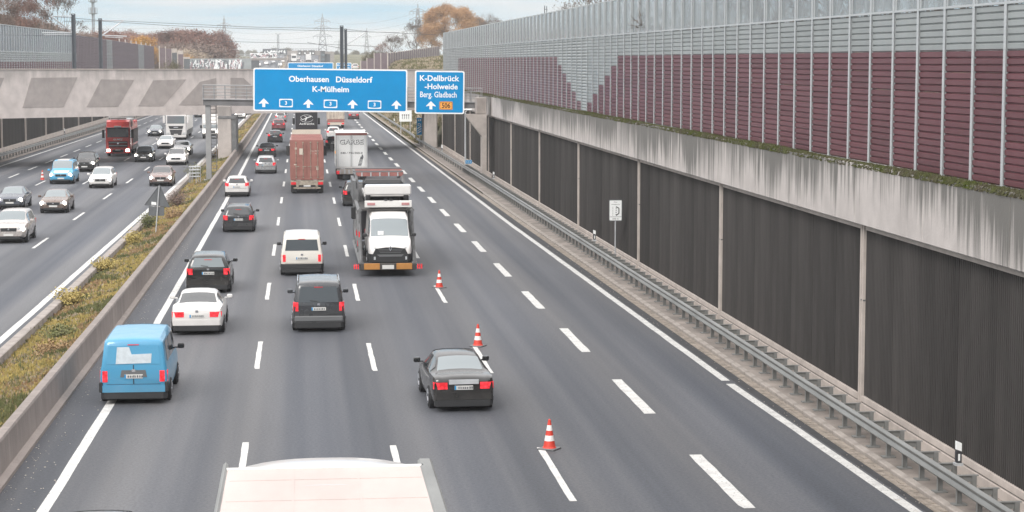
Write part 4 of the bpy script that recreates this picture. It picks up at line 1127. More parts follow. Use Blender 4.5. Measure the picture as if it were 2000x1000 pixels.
# stations: y (from the tail), half width, underside, belt line, top, half width of the top
PROF = {
 'hatch': dict(st=[(0, .78, .40, .92, 1.32, .56), (.07, .845, .28, .95, 1.41, .60), (.5, .875, .21, .96, 1.465, .615), (1.3, .88, .2, .95, 1.48, .615), (2.1, .88, .2, .94, 1.44, .605), (2.95, .87, .2, .93, .98, .68), (3.6, .86, .2, .86, .90, .66), (3.95, .80, .24, .74, .77, .62), (4.1, .66, .34, .60, .62, .5)],
               lean=.34, z0=.95, rear=('cap', 1.0, 1.36), ws=(2.12, 2.90), side=[(.55, 1.32), (1.40, 2.62)], wh=(.72, 3.32, .31), tl=(.78, 1.02, .60), pz=.72),
 'sedan': dict(st=[(0, .74, .42, .84, .87, .58), (.05, .83, .30, .93, .955, .66), (.28, .875, .23, .985, 1.01, .68), (.85, .90, .21, .99, 1.035, .68), (1.55, .905, .2, .98, 1.38, .565), (2.05, .91, .2, .965, 1.43, .575), (2.75, .91, .2, .95, 1.40, .57), (3.55, .90, .2, .93, .975, .68), (4.2, .88, .22, .85, .885, .66), (4.55, .82, .25, .73, .76, .62), (4.7, .68, .35, .58, .60, .55)],
               lean=.02, z0=.6, rear=('loft', .92, 1.50), ws=(2.80, 3.50), side=[(1.15, 2.02), (2.10, 3.15)], wh=(.95, 3.78, .325), tl=(.66, .85, .46), pz=.70),
 'wagon': dict(st=[(0, .80, .40, .94, 1.34, .58), (.07, .87, .28, .98, 1.44, .63), (.6, .90, .21, .99, 1.50, .64), (2.0, .91, .2, .97, 1.52, .64), (2.75, .91, .2, .95, 1.47, .62), (3.6, .90, .2, .93, .985, .69), (4.25, .88, .22, .86, .90, .67), (4.6, .82, .25, .74, .77, .62), (4.75, .68, .35, .58, .61, .55)],
               lean=.38, z0=.98, rear=('cap', 1.02, 1.40), ws=(2.78, 3.55), side=[(.45, 1.15), (1.22, 2.02), (2.10, 3.20)], wh=(.90, 3.82, .325), tl=(.72, .98, .56), pz=.74),
 'suv': dict(st=[(0, .84, .44, 1.05, 1.50, .62), (.07, .905, .32, 1.09, 1.60, .66), (.6, .935, .26, 1.09, 1.66, .67), (1.8, .94, .25, 1.07, 1.68, .67), (2.45, .94, .25, 1.05, 1.62, .65), (3.2, .93, .25, 1.04, 1.09, .72), (3.9, .91, .26, .98, 1.02, .70), (4.3, .86, .30, .86, .89, .66), (4.45, .72, .40, .68, .70, .58)],
             lean=.30, z0=1.08, rear=('cap', 1.12, 1.54), ws=(2.48, 3.15), side=[(.5, 1.1), (1.16, 1.80), (1.88, 2.85)], wh=(.80, 3.55, .36), tl=(.80, 1.06, .58), pz=.86),
 'mpv': dict(st=[(0, .84, .40, 1.02, 1.68, .70), (.06, .90, .29, 1.06, 1.78, .745), (.5, .925, .22, 1.06, 1.83, .755), (2.4, .93, .2, 1.04, 1.85, .755), (3.05, .925, .2, 1.02, 1.79, .735), (3.95, .91, .2, .99, 1.04, .73), (4.45, .88, .24, .90, .94, .69), (4.7, .80, .3, .78, .81, .62), (4.8, .68, .4, .65, .67, .55)],
             lean=.15, z0=1.02, rear=('cap', 1.10, 1.66), ws=(3.08, 3.92), side=[(.5, 1.35), (1.45, 2.45), (2.55, 3.5)], wh=(.85, 3.75, .33), tl=(.78, 1.10, .76), pz=.86),
 'van': dict(st=[(0, .86, .40, 1.08, 1.76, .72), (.06, .91, .29, 1.12, 1.86, .77), (.5, .93, .24, 1.12, 1.91, .785), (2.6, .935, .22, 1.10, 1.94, .785), (3.35, .93, .22, 1.08, 1.88, .765), (4.1, .915, .22, 1.04, 1.10, .74), (4.5, .88, .25, .94, .98, .70), (4.72, .80, .3, .80, .83, .62), (4.8, .70, .4, .66, .68, .56)],
             lean=.10, z0=1.05, rear=('cap', 1.17, 1.70), ws=(3.38, 4.05), side=[(.5, 1.4), (1.5, 2.6), (2.72, 3.7)], wh=(.9, 3.8, .33), tl=(.66, .98, .76), pz=.82),
 'bigvan': dict(st=[(0, .96, .40, 1.35, 2.26, .84), (.06, 1.0, .32, 1.38, 2.36, .88), (.6, 1.02, .3, 1.38, 2.40, .89), (3.5, 1.02, .3, 1.34, 2.42, .88), (4.05, 1.02, .3, 1.32, 2.34, .85), (4.30, 1.02, .3, 1.32, 2.12, .845), (4.95, 1.0, .3, 1.27, 1.35, .88), (5.30, .98, .3, 1.08, 1.13, .84), (5.48, .92, .34, .90, .94, .78), (5.56, .84, .42, .70, .72, .66)],
                lean=.05, z0=1.2, rear=('cap', 1.45, 2.1), ws=(4.30, 4.93), side=[(3.55, 4.6)], wh=(1.0, 4.5, .36), tl=(.8, 1.3, .86), pz=.8),
}
def plate_marks(root, y, z):
    "blurred dark strokes and the blue band of a number plate, no readable characters"
    rs = random.Random(root.name); m = MB(); x = -.17
    while x < .23:
        w_ = rs.uniform(.02, .045); m.box(x, x + w_, y - .004, y - .001, z - .036, z + rs.uniform(.02, .036)); x += w_ + rs.uniform(.012, .03)
    m.box(-.258, -.215, y - .004, y - .001, z - .055, z + .055, 1)
    return m.build('plate_print', [M['sign_grey'], M['sign_blue']], root)
_wheel_cache = {}
def wheel_meshes(r):
    k = round(r, 3)
    if k not in _wheel_cache:
        ty = MB().lathe([(r - .10, -.10), (r - .03, -.105), (r, -.07), (r, .07), (r - .03, .105), (r - .10, .10)], n=20, axis='x').mesh('wheel', M['rubber'], 40)
        rm = MB()
        rm.lathe([(r * .68, -.108), (r * .66, -.112), (r * .3, -.095), (.03, -.10)], n=20, axis='x')
        for i in range(5):
            a = i * 2 * math.pi / 5
            rm.tube((-.112, 0, 0), (-.112, math.cos(a) * r * .62, math.sin(a) * r * .62), .028, .02, n=4)
        _wheel_cache[k] = (ty, rm.mesh('rim', M['rim']))
    return _wheel_cache[k]

def car(kind, col, at, label, cat='car', away=True, yaw=0.0, sc=1.0, lit=None, detail=True, glass='glass', rails=False, dark_bumper=False, stretch=1.0, tall=1.0, rear_glass=None, small=False, group=None, z=0.0, name=None, wide=1.0):
    "at = ground point under the end that faces the camera; away=True shows the tail"
    p = PROF[kind]; st = np.array(p['st'], float)
    st[:, 0] *= stretch; st[:, 1] *= wide; st[:, 5] *= wide
    zz = st[:, 2:5]; st[:, 3] = np.where(True, st[:, 3], 0); st[:, 4] = st[:, 3] + (st[:, 4] - st[:, 3]) * tall
    Ln = st[-1, 0]
    heading = (0 if away else math.pi) + yaw
    c, s = math.cos(heading), math.sin(heading)
    end = -Ln / 2 if away else Ln / 2
    end *= sc
    cx, cy = at[0] + s * end, at[1] - c * end
    root = empty(name or ('van' if cat == 'van' else 'car'), (cx, cy, rz(cy) + z), heading, label, cat, group)
    root.scale = (sc, sc, sc)
    root['wheelbase_len'] = float(Ln); del root['wheelbase_len']
    y0 = -Ln / 2
    sub = 2 if small else 3
    ysmp = []
    for a, b in zip(st[:-1, 0], st[1:, 0]): ysmp += [a + (b - a) * i / sub for i in range(sub)]
    ysmp.append(Ln); ysmp = np.array(ysmp)
    lean, z0 = p['lean'], p['z0']
    def dims(y): return [float(pchip(st[:, 0], st[:, k], np.array([y]))[0]) for k in range(1, 6)]
    def lean_y(y, zz): return y + lean * max(0, zz - z0) * max(0.0, 1 - y / 1.6)
    def ring(y):
        w, zb_, zbelt, zt_, wt = dims(y); h = zbelt - zb_
        return [(0, zb_), (.80 * w, zb_), (.955 * w, zb_ + .10 * h), (.995 * w, zb_ + .34 * h), (w, zb_ + .58 * h), (.985 * w, zb_ + .85 * h), (.95 * w, zbelt),
                (wt + (.95 * w - wt) * .13, zt_ - .13 * (zt_ - zbelt)), (wt * .90, zt_ - .012), (wt * .5, zt_ + .012), (0, zt_ + .02)]
    mb = MB(); vs = []; nr = None
    rings = [ring(y) for y in ysmp]; H = len(rings[0]); nr = 2 * H - 2
    for y, rg in zip(ysmp, rings):
        full = rg + [(-x, zq) for x, zq in reversed(rg[1:-1])]
        vs += [(x, lean_y(y, zq) + y0, zq) for x, zq in full]
    fs = []
    for i in range(len(ysmp) - 1):
        for k in range(nr):
            fs.append([i * nr + k, i * nr + (k + 1) % nr, (i + 1) * nr + (k + 1) % nr, (i + 1) * nr + k])
    for e in (0, len(ysmp) - 1):
        b = e * nr
        fs.append([b, b + 1, b + nr - 1])
        for k in range(1, H - 2): fs.append([b + k, b + k + 1, b + nr - k - 1, b + nr - k])
        fs.append([b + H - 2, b + H - 1, b + H])
    mb.add(vs, fs)
    pm = P[col] if isinstance(col, str) else col
    mb.build('body', pm, root, 38)
    gl = M[glass]
    def patch(nm, grid, mt, off=.010, toward=None):
        g = np.array(grid); a, b, _ = g.shape
        du = np.gradient(g, axis=0); dv = np.gradient(g, axis=1); n = np.cross(du, dv); n /= (np.linalg.norm(n, axis=2, keepdims=True) + 1e-9)
        ctr = np.array([0, 0, .8]); d = (g - ctr).reshape(-1, 3); sgn = np.sign((d * n.reshape(-1, 3)).sum())
        o_ = g + n * off * sgn; i_ = g - n * .03 * sgn
        m = MB(); idx = lambda i, j: i * b + j
        m.add(o_.reshape(-1, 3), [[idx(i, j), idx(i + 1, j), idx(i + 1, j + 1), idx(i, j + 1)] for i in range(a - 1) for j in range(b - 1)])
        return m.build(nm, mt, root, 60)
    def topgrid(ya, yb, frac, n=5):
        g = []
        for i in range(n):
            y = ya + (yb - ya) * i / (n - 1); rg = ring(y); e, f8, f9, f10 = rg[7], rg[8], rg[9], rg[10]
            ex = (e[0] + (f8[0] - e[0]) * (1 - frac), e[1] + (f8[1] - e[1]) * (1 - frac))
            half = [ex, f8, f9, f10]
            pts = half + [(-x, zq) for x, zq in reversed(half[:-1])]
            g.append([(x, lean_y(y, zq) + y0, zq) for x, zq in pts])
        return g
    stx = stretch
    patch('windscreen', topgrid(p['ws'][0] * stx, p['ws'][1] * stx, .75), gl)
    rg_m = M[rear_glass] if rear_glass else gl
    if p['rear'][0] == 'loft':
        patch('rear_window', topgrid(p['rear'][1] * stx, p['rear'][2] * stx, .6), rg_m)
    else:
        za, zb_ = p['rear'][1:]
        zb_ = za + (zb_ - za) * tall
        w0, _, zbl, zt0, wt0 = dims(0.0)
        def halfw(zq):
            t = min(max((zq - zbl) / (zt0 - zbl), 0), 1); return (.95 * w0 + (wt0 + (.95 * w0 - wt0) * .13 - .95 * w0) * t) - .075
        m = MB(); n = 5; vs = []
        for i in range(n + 1):
            zq = za + (zb_ - za) * i / n; hw = halfw(zq)
            vs += [(-hw, lean_y(0, zq) + y0 - .012, zq), (hw, lean_y(0, zq) + y0 - .012, zq)]
        m.add(vs, [[2 * i, 2 * i + 1, 2 * i + 3, 2 * i + 2] for i in range(n)])
        m.build('rear_window', rg_m, root)
        if detail:
            zq = zt0 - .035
            MB().box(-.16, .16, lean_y(0, zq) + y0 - .02, lean_y(0, zq) + y0 + .03, zq - .012, zq + .012).build('brake_light', M['tail'], root)
            if kind in ('hatch', 'suv', 'wagon', 'mpv'):
                MB().tube((0, lean_y(0, za) + y0 - .03, za + .03), (-.30, lean_y(0, za + .07) + y0 - .03, za + .07), .012, n=4).build('wiper', M['plastic'], root)
    if not small or True:
        for sgn in (1, -1):
            for ya, yb in p['side']:
                ya, yb = ya * stx, yb * stx; g = []
                for i in range(7):
                    y = ya + (yb - ya) * i / 6; rg = ring(y); a, b = rg[6], rg[7]; row = []
                    for t in (.08, .36, .64, .90):
                        x, zq = a[0] + (b[0] - a[0]) * t, a[1] + (b[1] - a[1]) * t
                        row.append((sgn * x, lean_y(y, zq) + y0, zq))
                    g.append(row)
                patch('side_window', g, gl, .008)
    # running gear
    r = p['wh'][2]; ty, rm = wheel_meshes(r)
    for y in p['wh'][:2]:
        y *= stx
        w_ = dims(y)[0]
        for sgn in (1, -1):
            MB().lathe([(r * 1.16, -.16), (r * 1.16, .010), (r * .9, .012)], n=18, axis='x').build('wheel_arch', M['plastic'], root, 40, (sgn * w_ * .985, y + y0, r), (0, 0, 0 if sgn > 0 else math.pi))
            o = inst('wheel', ty, root, (sgn * (w_ - .085), y + y0, r), (0, 0, 0 if sgn < 0 else math.pi))
            inst('rim', rm, o)
    w5 = dims(.12)[0]
    # tail
    tz0, tz1, tx = p['tl']
    tm = M['tail_on'] if (lit if lit is not None else away) else M['tail']
    for sgn in (1, -1):
        m = MB(); o5 = .012
        zl = [tz0 + (tz1 - tz0) * i / 3 for i in range(4)]
        w_in = min(tx, w5 - .1) if p['rear'][0] == 'loft' else max(tx - .02, w5 - .26)
        vs = []
        for zq in zl:
            yb = lean_y(0, zq) + y0
            bul = .985 * (w5 + .012)
            vs += [(sgn * w_in, yb - o5, zq), (sgn * (dims(0.0)[0] * .96), yb - o5 - .004, zq), (sgn * bul, yb + .07, zq), (sgn * (bul + .004), yb + .24, zq), (sgn * (bul - .1), yb + .24, zq), (sgn * w_in, yb + .05, zq)]
        q = 6
        fs = [[i * q + k, i * q + (k + 1) % q, (i + 1) * q + (k + 1) % q, (i + 1) * q + k] for i in range(3) for k in range(q)] + [list(range(q)), [3 * q + k for k in range(q)]]
        m.add(vs, fs); m.build('tail_light', tm, root)
    zb0 = st[1, 2]; pz = p['pz']
    MB().box(-.26, .26, lean_y(0, pz) + y0 - .022, lean_y(0, pz) + y0 + .02, pz - .058, pz + .058).build('number_plate', M['plate'], root)
    if not small: plate_marks(root, lean_y(0, pz) + y0 - .022, pz)
    if detail:
        bm_ = M['plastic'] if dark_bumper else pm
        wq = dims(.06)[0]
        MB().prism([(-wq * .93, y0 - .02), (wq * .93, y0 - .02), (wq * 1.005, y0 + .06), (wq * 1.012, y0 + .30), (-wq * 1.012, y0 + .30), (-wq * 1.005, y0 + .06)], .36, .56, 'z').build('bumper', bm_, root)
        MB().prism([(-wq * .88, y0 - .012), (wq * .88, y0 - .012), (wq * .98, y0 + .05), (wq * .98, y0 + .25), (-wq * .98, y0 + .25), (-wq * .98, y0 + .05)], .17, .355, 'z').build('valance', M['plastic'], root)
        MB().box(-wq * .84, wq * .84, y0 + .10, y0 + Ln - .25, .13, .36).build('underbody', M['rubber'], root)  # dark box added to block light and deepen the shade below the car
        MB().box(-.05, .05, lean_y(0, pz + .17) + y0 - .02, lean_y(0, pz + .17) + y0, pz + .13, pz + .21).build('emblem', M['chrome'], root)
        if p['rear'][0] == 'cap': MB().box(-w5 * .8, w5 * .8, y0 - .006, y0 + .01, .585, .595).build('tailgate_seam', M['plastic'], root)
    # nose
    yn = Ln + y0; wn = dims(Ln - .15)[0]; zn = dims(Ln - .12)[3]
    hm = M['head_on'] if not away else M['head']
    for sgn in (1, -1):
        zt_ = dims(Ln - .30)[3]
        pl = [(sgn * wn * .56, yn - .015), (sgn * wn * .80, yn - .05), (sgn * wn * 1.0, yn - .17), (sgn * wn * 1.06, yn - .46), (sgn * wn * .70, yn - .32)]
        hl = MB().prism(pl, zn - .15, zn + .005, 'z').build('headlight', M['head'], root)
        if hm is M['head_on'] and lit is not False: MB().lathe([(.0, -.02), (.125, -.01), (.135, .0), (.08, .03), (.0, .04)], n=12, axis='x').build('lamp', hm, hl, 50, (sgn * wn * .86, yn - .06, zn - .075), (0, 0, math.pi / 2))
    if detail:
        MB().box(-wn * .50, wn * .50, yn - .05, yn + .012, zn - .21, zn - .02, c=.01).build('grille', M['plastic'], root)
        MB().prism([(-wn * .85, yn - .10), (wn * .85, yn - .10), (wn * .70, yn + .012), (-wn * .70, yn + .012)], .25, .37, 'z').build('air_intake', M['plastic'], root)
        MB().box(-.26, .26, yn + .0, yn + .026, .42, .53).build('number_plate', M['plate'], root)
        MB().lathe([(.055, 0), (.05, .012)], n=10, axis='x').build('emblem', M['chrome'], root, None, (0, yn + .012, zn - .09), (0, 0, math.pi / 2))
    ym = (p['ws'][1] - .28) * stx
    w_, _, zbl, _, _ = dims(ym)
    for sgn in (1, -1):
        m = MB().box(sgn * (w_ + .12) - .10, sgn * (w_ + .12) + .10, ym + y0 - .05, ym + y0 + .07, zbl + .02, zbl + .17, c=.03)
        m.box(min(sgn * w_ * .93, sgn * (w_ + .05)), max(sgn * w_ * .93, sgn * (w_ + .05)), ym + y0 - .02, ym + y0 + .03, zbl + .03, zbl + .07)
        m.build('wing_mirror', M['plastic'] if dark_bumper or kind in ('van', 'bigvan') else pm, root, 40)
    if rails:
        for sgn in (1, -1):
            rr_ = [(y, ring(y)[7]) for y in yrange(.5, p['ws'][0] * stx - .1, 4)]
            m = MB()
            for (ya, pa), (yb, pb) in zip(rr_, rr_[1:]): m.tube((sgn * (pa[0] - .03), ya + y0, pa[1] + .10), (sgn * (pb[0] - .03), yb + y0, pb[1] + .10), .022, n=6)
            for ya, pa in (rr_[0], rr_[-1]): m.tube((sgn * (pa[0] - .03), ya + y0, pa[1]), (sgn * (pa[0] - .03), ya + y0, pa[1] + .10), .022, n=6)
            m.build('roof_rail', M['chrome'], root)
    root['_y0'] = y0; del root['_y0']
    return root, y0, lean_y

M['faded_print'] = mat('faded_print', (.52, .58, .62), .5, var=.12, vscale=5)
# ---- outbound cars, tails towards us
C = lambda *a, **k: car(*a, **k)
r1 = C('sedan', 'black', G(906, 805), 'black saloon with red tail lamps in the lane beside the cones', yaw=.035, rear_glass='glass_light', tall=1.0)
MB().box(-.42, .42, r1[1] - .03, r1[1], .80, .93).build('chrome_strip', M['galv'], r1[0])
r2 = C('mpv', 'anthracite', G(623, 649), 'dark grey people carrier with roof rails in the middle lane', rails=True, wide=1.02)
MB().box(-.88, .88, r2[1] - .045, r2[1] + .2, .40, .60, c=.03).build('bumper_step', M['plastic_grey'], r2[0])
r3 = C('van', 'cream_white', G(590, 539), 'old boxy white van seen from behind in the middle lane', cat='van', dark_bumper=True, tall=.95, wide=1.04)
r4 = C('sedan', 'white', G(385, 655), 'white saloon behind the black hatchback in the inner lane', wide=1.04)
r5 = C('suv', 'black', G(407, 573), 'black hatchback with grey rear window just ahead of the white saloon', rear_glass='glass_light', tall=.92)
r6 = C('wagon', 'darkgrey', G(466, 454), 'dark grey estate car with pale roof rails in the inner lane', rails=True, tall=1.02)
r7 = C('hatch', 'white', G(463, 384.5), 'small white hatchback alone on the inner lane line', tall=.96)
r8 = C('van', 'blue', G(262, 790), 'pale blue panel van straddling the inner edge line', cat='van', dark_bumper=False, wide=1.05, rear_glass=None, yaw=-.01)
for ch in list(r8[0].children):
    if ch.name.split('.')[0] == 'rear_window': ch.data.materials[0] = P['blue']
y0, ly = r8[1], r8[2]
def vert_poly(par, nm, pts, mt, y0, ly, off=.02):
    m = MB(); n = len(pts)
    vs = [(x, ly(0, zq) + y0 - off, zq) for x, zq in pts] + [(x, ly(0, zq) + y0 - .002, zq) for x, zq in pts]
    m.add(vs, [list(range(n)), list(range(2 * n - 1, n - 1, -1))] + [[i, (i + 1) % n, n + (i + 1) % n, n + i] for i in range(n)])
    return m.build(nm, mt, par)
vert_poly(r8[0], 'white_lettering_panel', [(-.50, 1.18), (.50, 1.20), (.52, 1.47), (-.05, 1.45), (-.12, 1.66), (-.46, 1.66)], M['faded_print'], y0, ly)
vert_poly(r8[0], 'plate_recess', [(-.38, .80), (.38, .80), (.34, 1.0), (-.34, 1.0)], M['plastic_grey'], y0, ly, .016)
vert_poly(r8[0], 'door_gap', [(-.012, .60), (.012, .60), (.012, 1.15), (-.012, 1.15)], M['plastic'], y0, ly, .014)
for sgn in (1, -1):
    MB().box(min(sgn * .88, sgn * .985), max(sgn * .88, sgn * .985), y0 - .03, y0 + .2, .36, .66, c=.02).build('bumper_corner', M['plastic'], r8[0])
C('wagon', 'silver', G(519, 339.5), 'silver car with a yellow right hand corner behind the dark convertible')
C('sedan', 'black', G(521, 307), 'dark car with red lamps just ahead of the silver car', tall=.9)
C('hatch', 'darkgrey', G(537, 278.5), 'dark hatchback fourth in the inner lane queue below the wide sign')
C('suv', 'red', G(544, 255), 'red car in the inner lane near the lower left of the wide sign', tall=.9)
C('wagon', 'silver', G(548, 238), 'pale silver car right ahead of the red car', small=True)
C('sedan', 'darkgrey', G(549, 226.5), 'farthest inner lane car, half behind the wide sign', small=True)
C('sedan', 'wine', G(691, 233), 'dark red car just under the right end of the wide sign', small=True)
r16 = C('suv', 'black', G(697, 403), 'black car half hidden behind the car transporter')
C('hatch', 'white', G(651.5, 271), 'white car mostly hidden ahead of the white box truck', small=True)
C('hatch', 'black', G(651, 292), 'black car peeping out left of the white box truck', small=True)
C('wagon', 'silver', G(168, 1231), 'silver car of which only the roof shows at the bottom edge', tall=1.0)

# ---- oncoming cars, noses towards us
O = lambda kind, col, at, label, **k: car(kind, col, at, label, away=False, **k)
ro = O('sedan', 'slate', G(302, 266.5), 'dark car left of the white lorry under the bridge', glass='glass_light')
O('sedan', 'white', G(322.5, 291), 'white saloon right ahead of the white lorry', glass='glass_light')
O('hatch', 'black', G(280, 317), 'small black car with bright lamps in front of the red truck')
O('sedan', 'silver', G(355, 303.5), 'silver car overlapped by the white saloon with dark grille', glass='glass_light')
O('wagon', 'white', G(343.5, 323), 'white saloon with dark grille in the lane next to the median', wide=1.04)
rp = O('suv', 'black', G(165, 336), 'dark off-road car behind the blue and white van')
rb = O('mpv', 'cyan', G(119, 360), 'bright blue van with a white bonnet beside the small cone', cat='van', glass='glass_light', wide=1.04)
for nm, ya, yb, fr in (('bonnet_wrap', 3.98, 4.62, .8), ('roof_wrap', 1.0, 3.0, .6)): 
    p = PROF['mpv']; st = np.array(p['st'], float); g = []; y0 = rb[1]
    for i in range(6):
        y = ya + (yb - ya) * i / 5; d = [float(pchip(st[:, 0], st[:, k], np.array([y]))[0]) for k in range(1, 6)]
        wt, zt_ = d[4] * 1.04 * fr, d[3]
        g.append([(x * wt, y + y0, zt_ + .03 - .012 * abs(x) ** 2) for x in (-1, -.5, 0, .5, 1)])
    m = MB(); m.add([q for row in g for q in row], [[i * 5 + j, i * 5 + j + 1, i * 5 + j + 6, i * 5 + j + 5] for i in range(5) for j in range(4)])
    m.build(nm, P['white'], rb[0], 60)
O('wagon', 'white', G(195.5, 368), 'white car with small dark twin grille in the middle of the oncoming lanes', glass='glass_light')
O('hatch', 'rosebeige', G(313.5, 364), 'rosy brown hatchback with glowing lamps next to the median', glass='glass', wide=1.03)
O('sedan', 'slate', G(19, 410), 'dark blue car cut by the left edge, behind the pale car', glass='glass_light')
O('sedan', 'brown', G(104, 417), 'brown car with lit lamps in front of the white car', glass='glass_light')
O('suv', 'pale_silver', G(17, 476), 'pale beige car cut by the left edge, nearest of the oncoming cars', glass='glass_light')
O('suv', 'slate', G(390, 229.5), 'far dark car with one bright lamp between lorry and gantry post', small=True)
O('hatch', 'white', G(468.5, 232), 'far white car right of the bridge pier', small=True)
O('hatch', 'black', G(481, 224.5), 'far dark car at the lower left corner of the wide sign', small=True)

# ---------------------------------------------------------------- trucks
def truck_wheels(root, xs, ys, r=.5, wd=.30):
    ty = MB().lathe([(r * .6, -wd / 2), (r - .04, -wd / 2), (r, -wd / 2 + .05), (r, wd / 2 - .05), (r - .04, wd / 2), (r * .6, wd / 2)], n=20, axis='x').mesh('wheel', M['rubber'], 40)
    rm = MB().lathe([(r * .58, 0), (r * .5, .05), (.1, .02)], n=16, axis='x').mesh('rim', M['steel_dark'], 40)
    for y in ys:
        for x in xs:
            o = inst('wheel', ty, root, (x, y, r)); inst('rim', rm, o, (wd / 2 * (1 if x > 0 else -1) * .9, 0, 0), (0, 0, 0 if x > 0 else math.pi))
def truck_root(name, at, label, away=True, cat='truck', yaw=0.0):
    return empty(name, (at[0], at[1], rz(at[1])), (0 if away else math.pi) + yaw, label, cat)
def lamps(root, x0, x1, z0, z1, y, mt='tail_on', nm='tail_light'):
    for s in (1, -1): MB().box(min(s * x0, s * x1), max(s * x0, s * x1), y - .03, y + .03, z0, z1, c=.008).build(nm, M[mt], root)

# container lorry
t = truck_root('container_lorry', G(600, 378), 'articulated lorry carrying a rust red container in the middle lane')
cw = 1.22
ct = MB().box(-cw, cw, .03, 12.19, 1.05, 3.95)
for i in range(40):
    for s in (1, -1): ct.box(min(s * cw, s * (cw + .03)), max(s * cw, s * (cw + .03)), .25 + i * .295, .40 + i * .295, 1.22, 3.80)
for i in range(30): ct.box(-1.1, 1.1, .3 + i * .395, .48 + i * .395, 3.95, 3.972)
cto = ct.build('container', M['container'], t)
for s in (1, -1):
    d = MB().box(min(s * .02, s * 1.15), max(s * .02, s * 1.15), -.03, .03, 1.16, 3.82)
    for k in range(5): d.box(min(s * .10, s * 1.05), max(s * .10, s * 1.05), -.055, -.03, 1.30 + k * .5, 1.62 + k * .5)
    do = d.build('door', M['container'], cto)
    for x in (.28, .80):
        m = MB().tube((s * x, -.085, 1.15), (s * x, -.085, 3.85), .022, n=6)
        for zq in (1.2, 2.0, 3.0, 3.8): m.box(s * x - .06, s * x + .06, -.10, -.05, zq - .03, zq + .03)
        m.box(min(s * x, s * (x - .22)), max(s * x, s * (x - .22)), -.11, -.09, 1.98, 2.03)
        m.build('lock_rod', M['chassis_tan'], do)
MB().box(-cw, cw, -.03, .1, 3.82, 3.97).box(-cw, cw, -.03, .1, 1.03, 1.16).box(-cw - .01, -cw + .07, -.035, .1, 1.03, 3.97).box(cw - .07, cw + .01, -.035, .1, 1.03, 3.97).build('door_frame', M['container'], cto)
for x0, x1, z0, z1 in ((-.55, -.30, 2.9, 3.35), (-.88, -.72, 3.28, 3.42), (.70, .85, 1.75, 2.05), (-.95, -.75, 2.12, 2.2)): MB().box(x0, x1, -.06, -.055, z0, z1).build('label_patch', M['cream'], cto)
for k, (s_, x, zq) in enumerate((('KLU 306173', .62, 3.12), ('45G1', .72, 2.92))): lettering(cto, s_, x, zq, .55 if k == 0 else .28, .10, M['cream'], -.06)
MB().box(-.45, .45, .2, 12, .72, 1.03).box(-1.2, 1.2, .0, .12, .55, .95).box(-.9, .9, -.02, .08, .38, .52).build('chassis', M['chassis'], t)
MB().box(-1.22, 1.22, -.06, 0, .62, .98, c=.02).box(-.8, -.62, -.09, -.06, .5, 1.0).box(.62, .8, -.09, -.06, .5, 1.0).box(-1.0, 1.0, -.07, -.02, .36, .47).build('rear_bumper', M['chassis_tan'], t)
lamps(t, .82, 1.18, .66, .86, -.07, 'tail')
MB().box(-.26, .26, -.085, -.06, .52, .63).build('number_plate', M['plate'], t)
for s in (1, -1): MB().box(min(s * .75, s * 1.2), max(s * .75, s * 1.2), .1, .14, .12, .55).build('mud_flap', M['rubber'], t)
truck_wheels(t, (-1.03, 1.03), (.9, 2.2, 3.5, 12.2, 15.4))
MB().box(-1.24, 1.24, 13.3, 15.6, .7, 3.5, c=.12).prism([(13.25, 3.4), (15.2, 3.4), (14.6, 4.12), (13.9, 4.28), (13.3, 4.30)], -1.15, 1.15, 'x').build('cab', M['cream'], t)
for s in (1, -1): MB().box(s * 1.50 - .14, s * 1.50 + .14, 15.3, 15.45, 2.1, 2.9, c=.03).build('wing_mirror', M['plastic'], t)

# white box truck
t = truck_root('box_truck', G(687, 352), 'white box truck lettered GARBE with a phone number on its rear doors')
bx = MB().box(-1.26, 1.26, .03, 8.6, 1.0, 3.86, c=.02).build('box_body', M['white_box'], t)
MB().box(-1.29, 1.29, -.05, .03, .98, 3.88).build('rear_frame', M['white_box'], t)
for s in (1, -1):
    d = MB().box(min(s * .012, s * 1.16), max(s * .012, s * 1.16), -.075, -.045, 1.12, 3.70, c=.006).build('rear_door', M['sign_white'], t)
    for x in (.09, 1.10): MB().tube((s * x, -.095, 1.1), (s * x, -.095, 3.72), .016, n=6).build('lock_rod', M['galv'], d)
MB().box(-.012, .012, -.072, -.05, 1.12, 3.70).build('door_gap', M['plastic'], t)
MB().box(-1.30, 1.30, -.055, .1, 3.70, 3.90).build('roof_trim', M['red_deck'], t)
for s in (1, -1): MB().box(min(s * 1.22, s * 1.31), max(s * 1.22, s * 1.31), -.065, .03, .98, 3.72).build('corner_trim', M['galv'], t)
lettering(t, 'GARBE', .0, 2.95, 2.0, .42, M['sign_grey'], -.082, .045)
lettering(t, 'GARBE', -.03, 2.99, 1.94, .38, M['sign_white'], -.086, .0, 'lettering_face')
lettering(t, '040 / 756 050-0', .0, 2.18, 1.80, .15, M['black_print'], -.084, .02)
h = MB()
h.prism([(.52, 1.20), (.80, 1.22), (.98, 1.92), (.93, 2.12), (.84, 2.12), (.82, 1.96), (.74, 1.95)], -.084, -.078, 'y').build('handset_print', M['sign_grey'], t)
for i in range(4):
    for j in range(3): MB().box(.60 + j * .075 + i * .035, .65 + j * .075 + i * .035, -.0865, -.0845, 1.32 + i * .11, 1.38 + i * .11).build('handset_key', M['sign_white'], t)
MB().box(-.45, .45, .1, 9, .7, 1.0).box(-1.0, 1.0, .2, .3, .45, .7).build('chassis', M['chassis'], t)
MB().box(-1.22, 1.22, -.12, -.03, .50, .92, c=.02).build('tail_lift', M['concrete_light'], t)
for i in range(6): MB().box(-1.0 + i * .36, -.86 + i * .36, -.135, -.12, .54, .88).build('lift_stripe', M['galv'], t)
lamps(t, 1.0, 1.25, .52, .78, -.13)
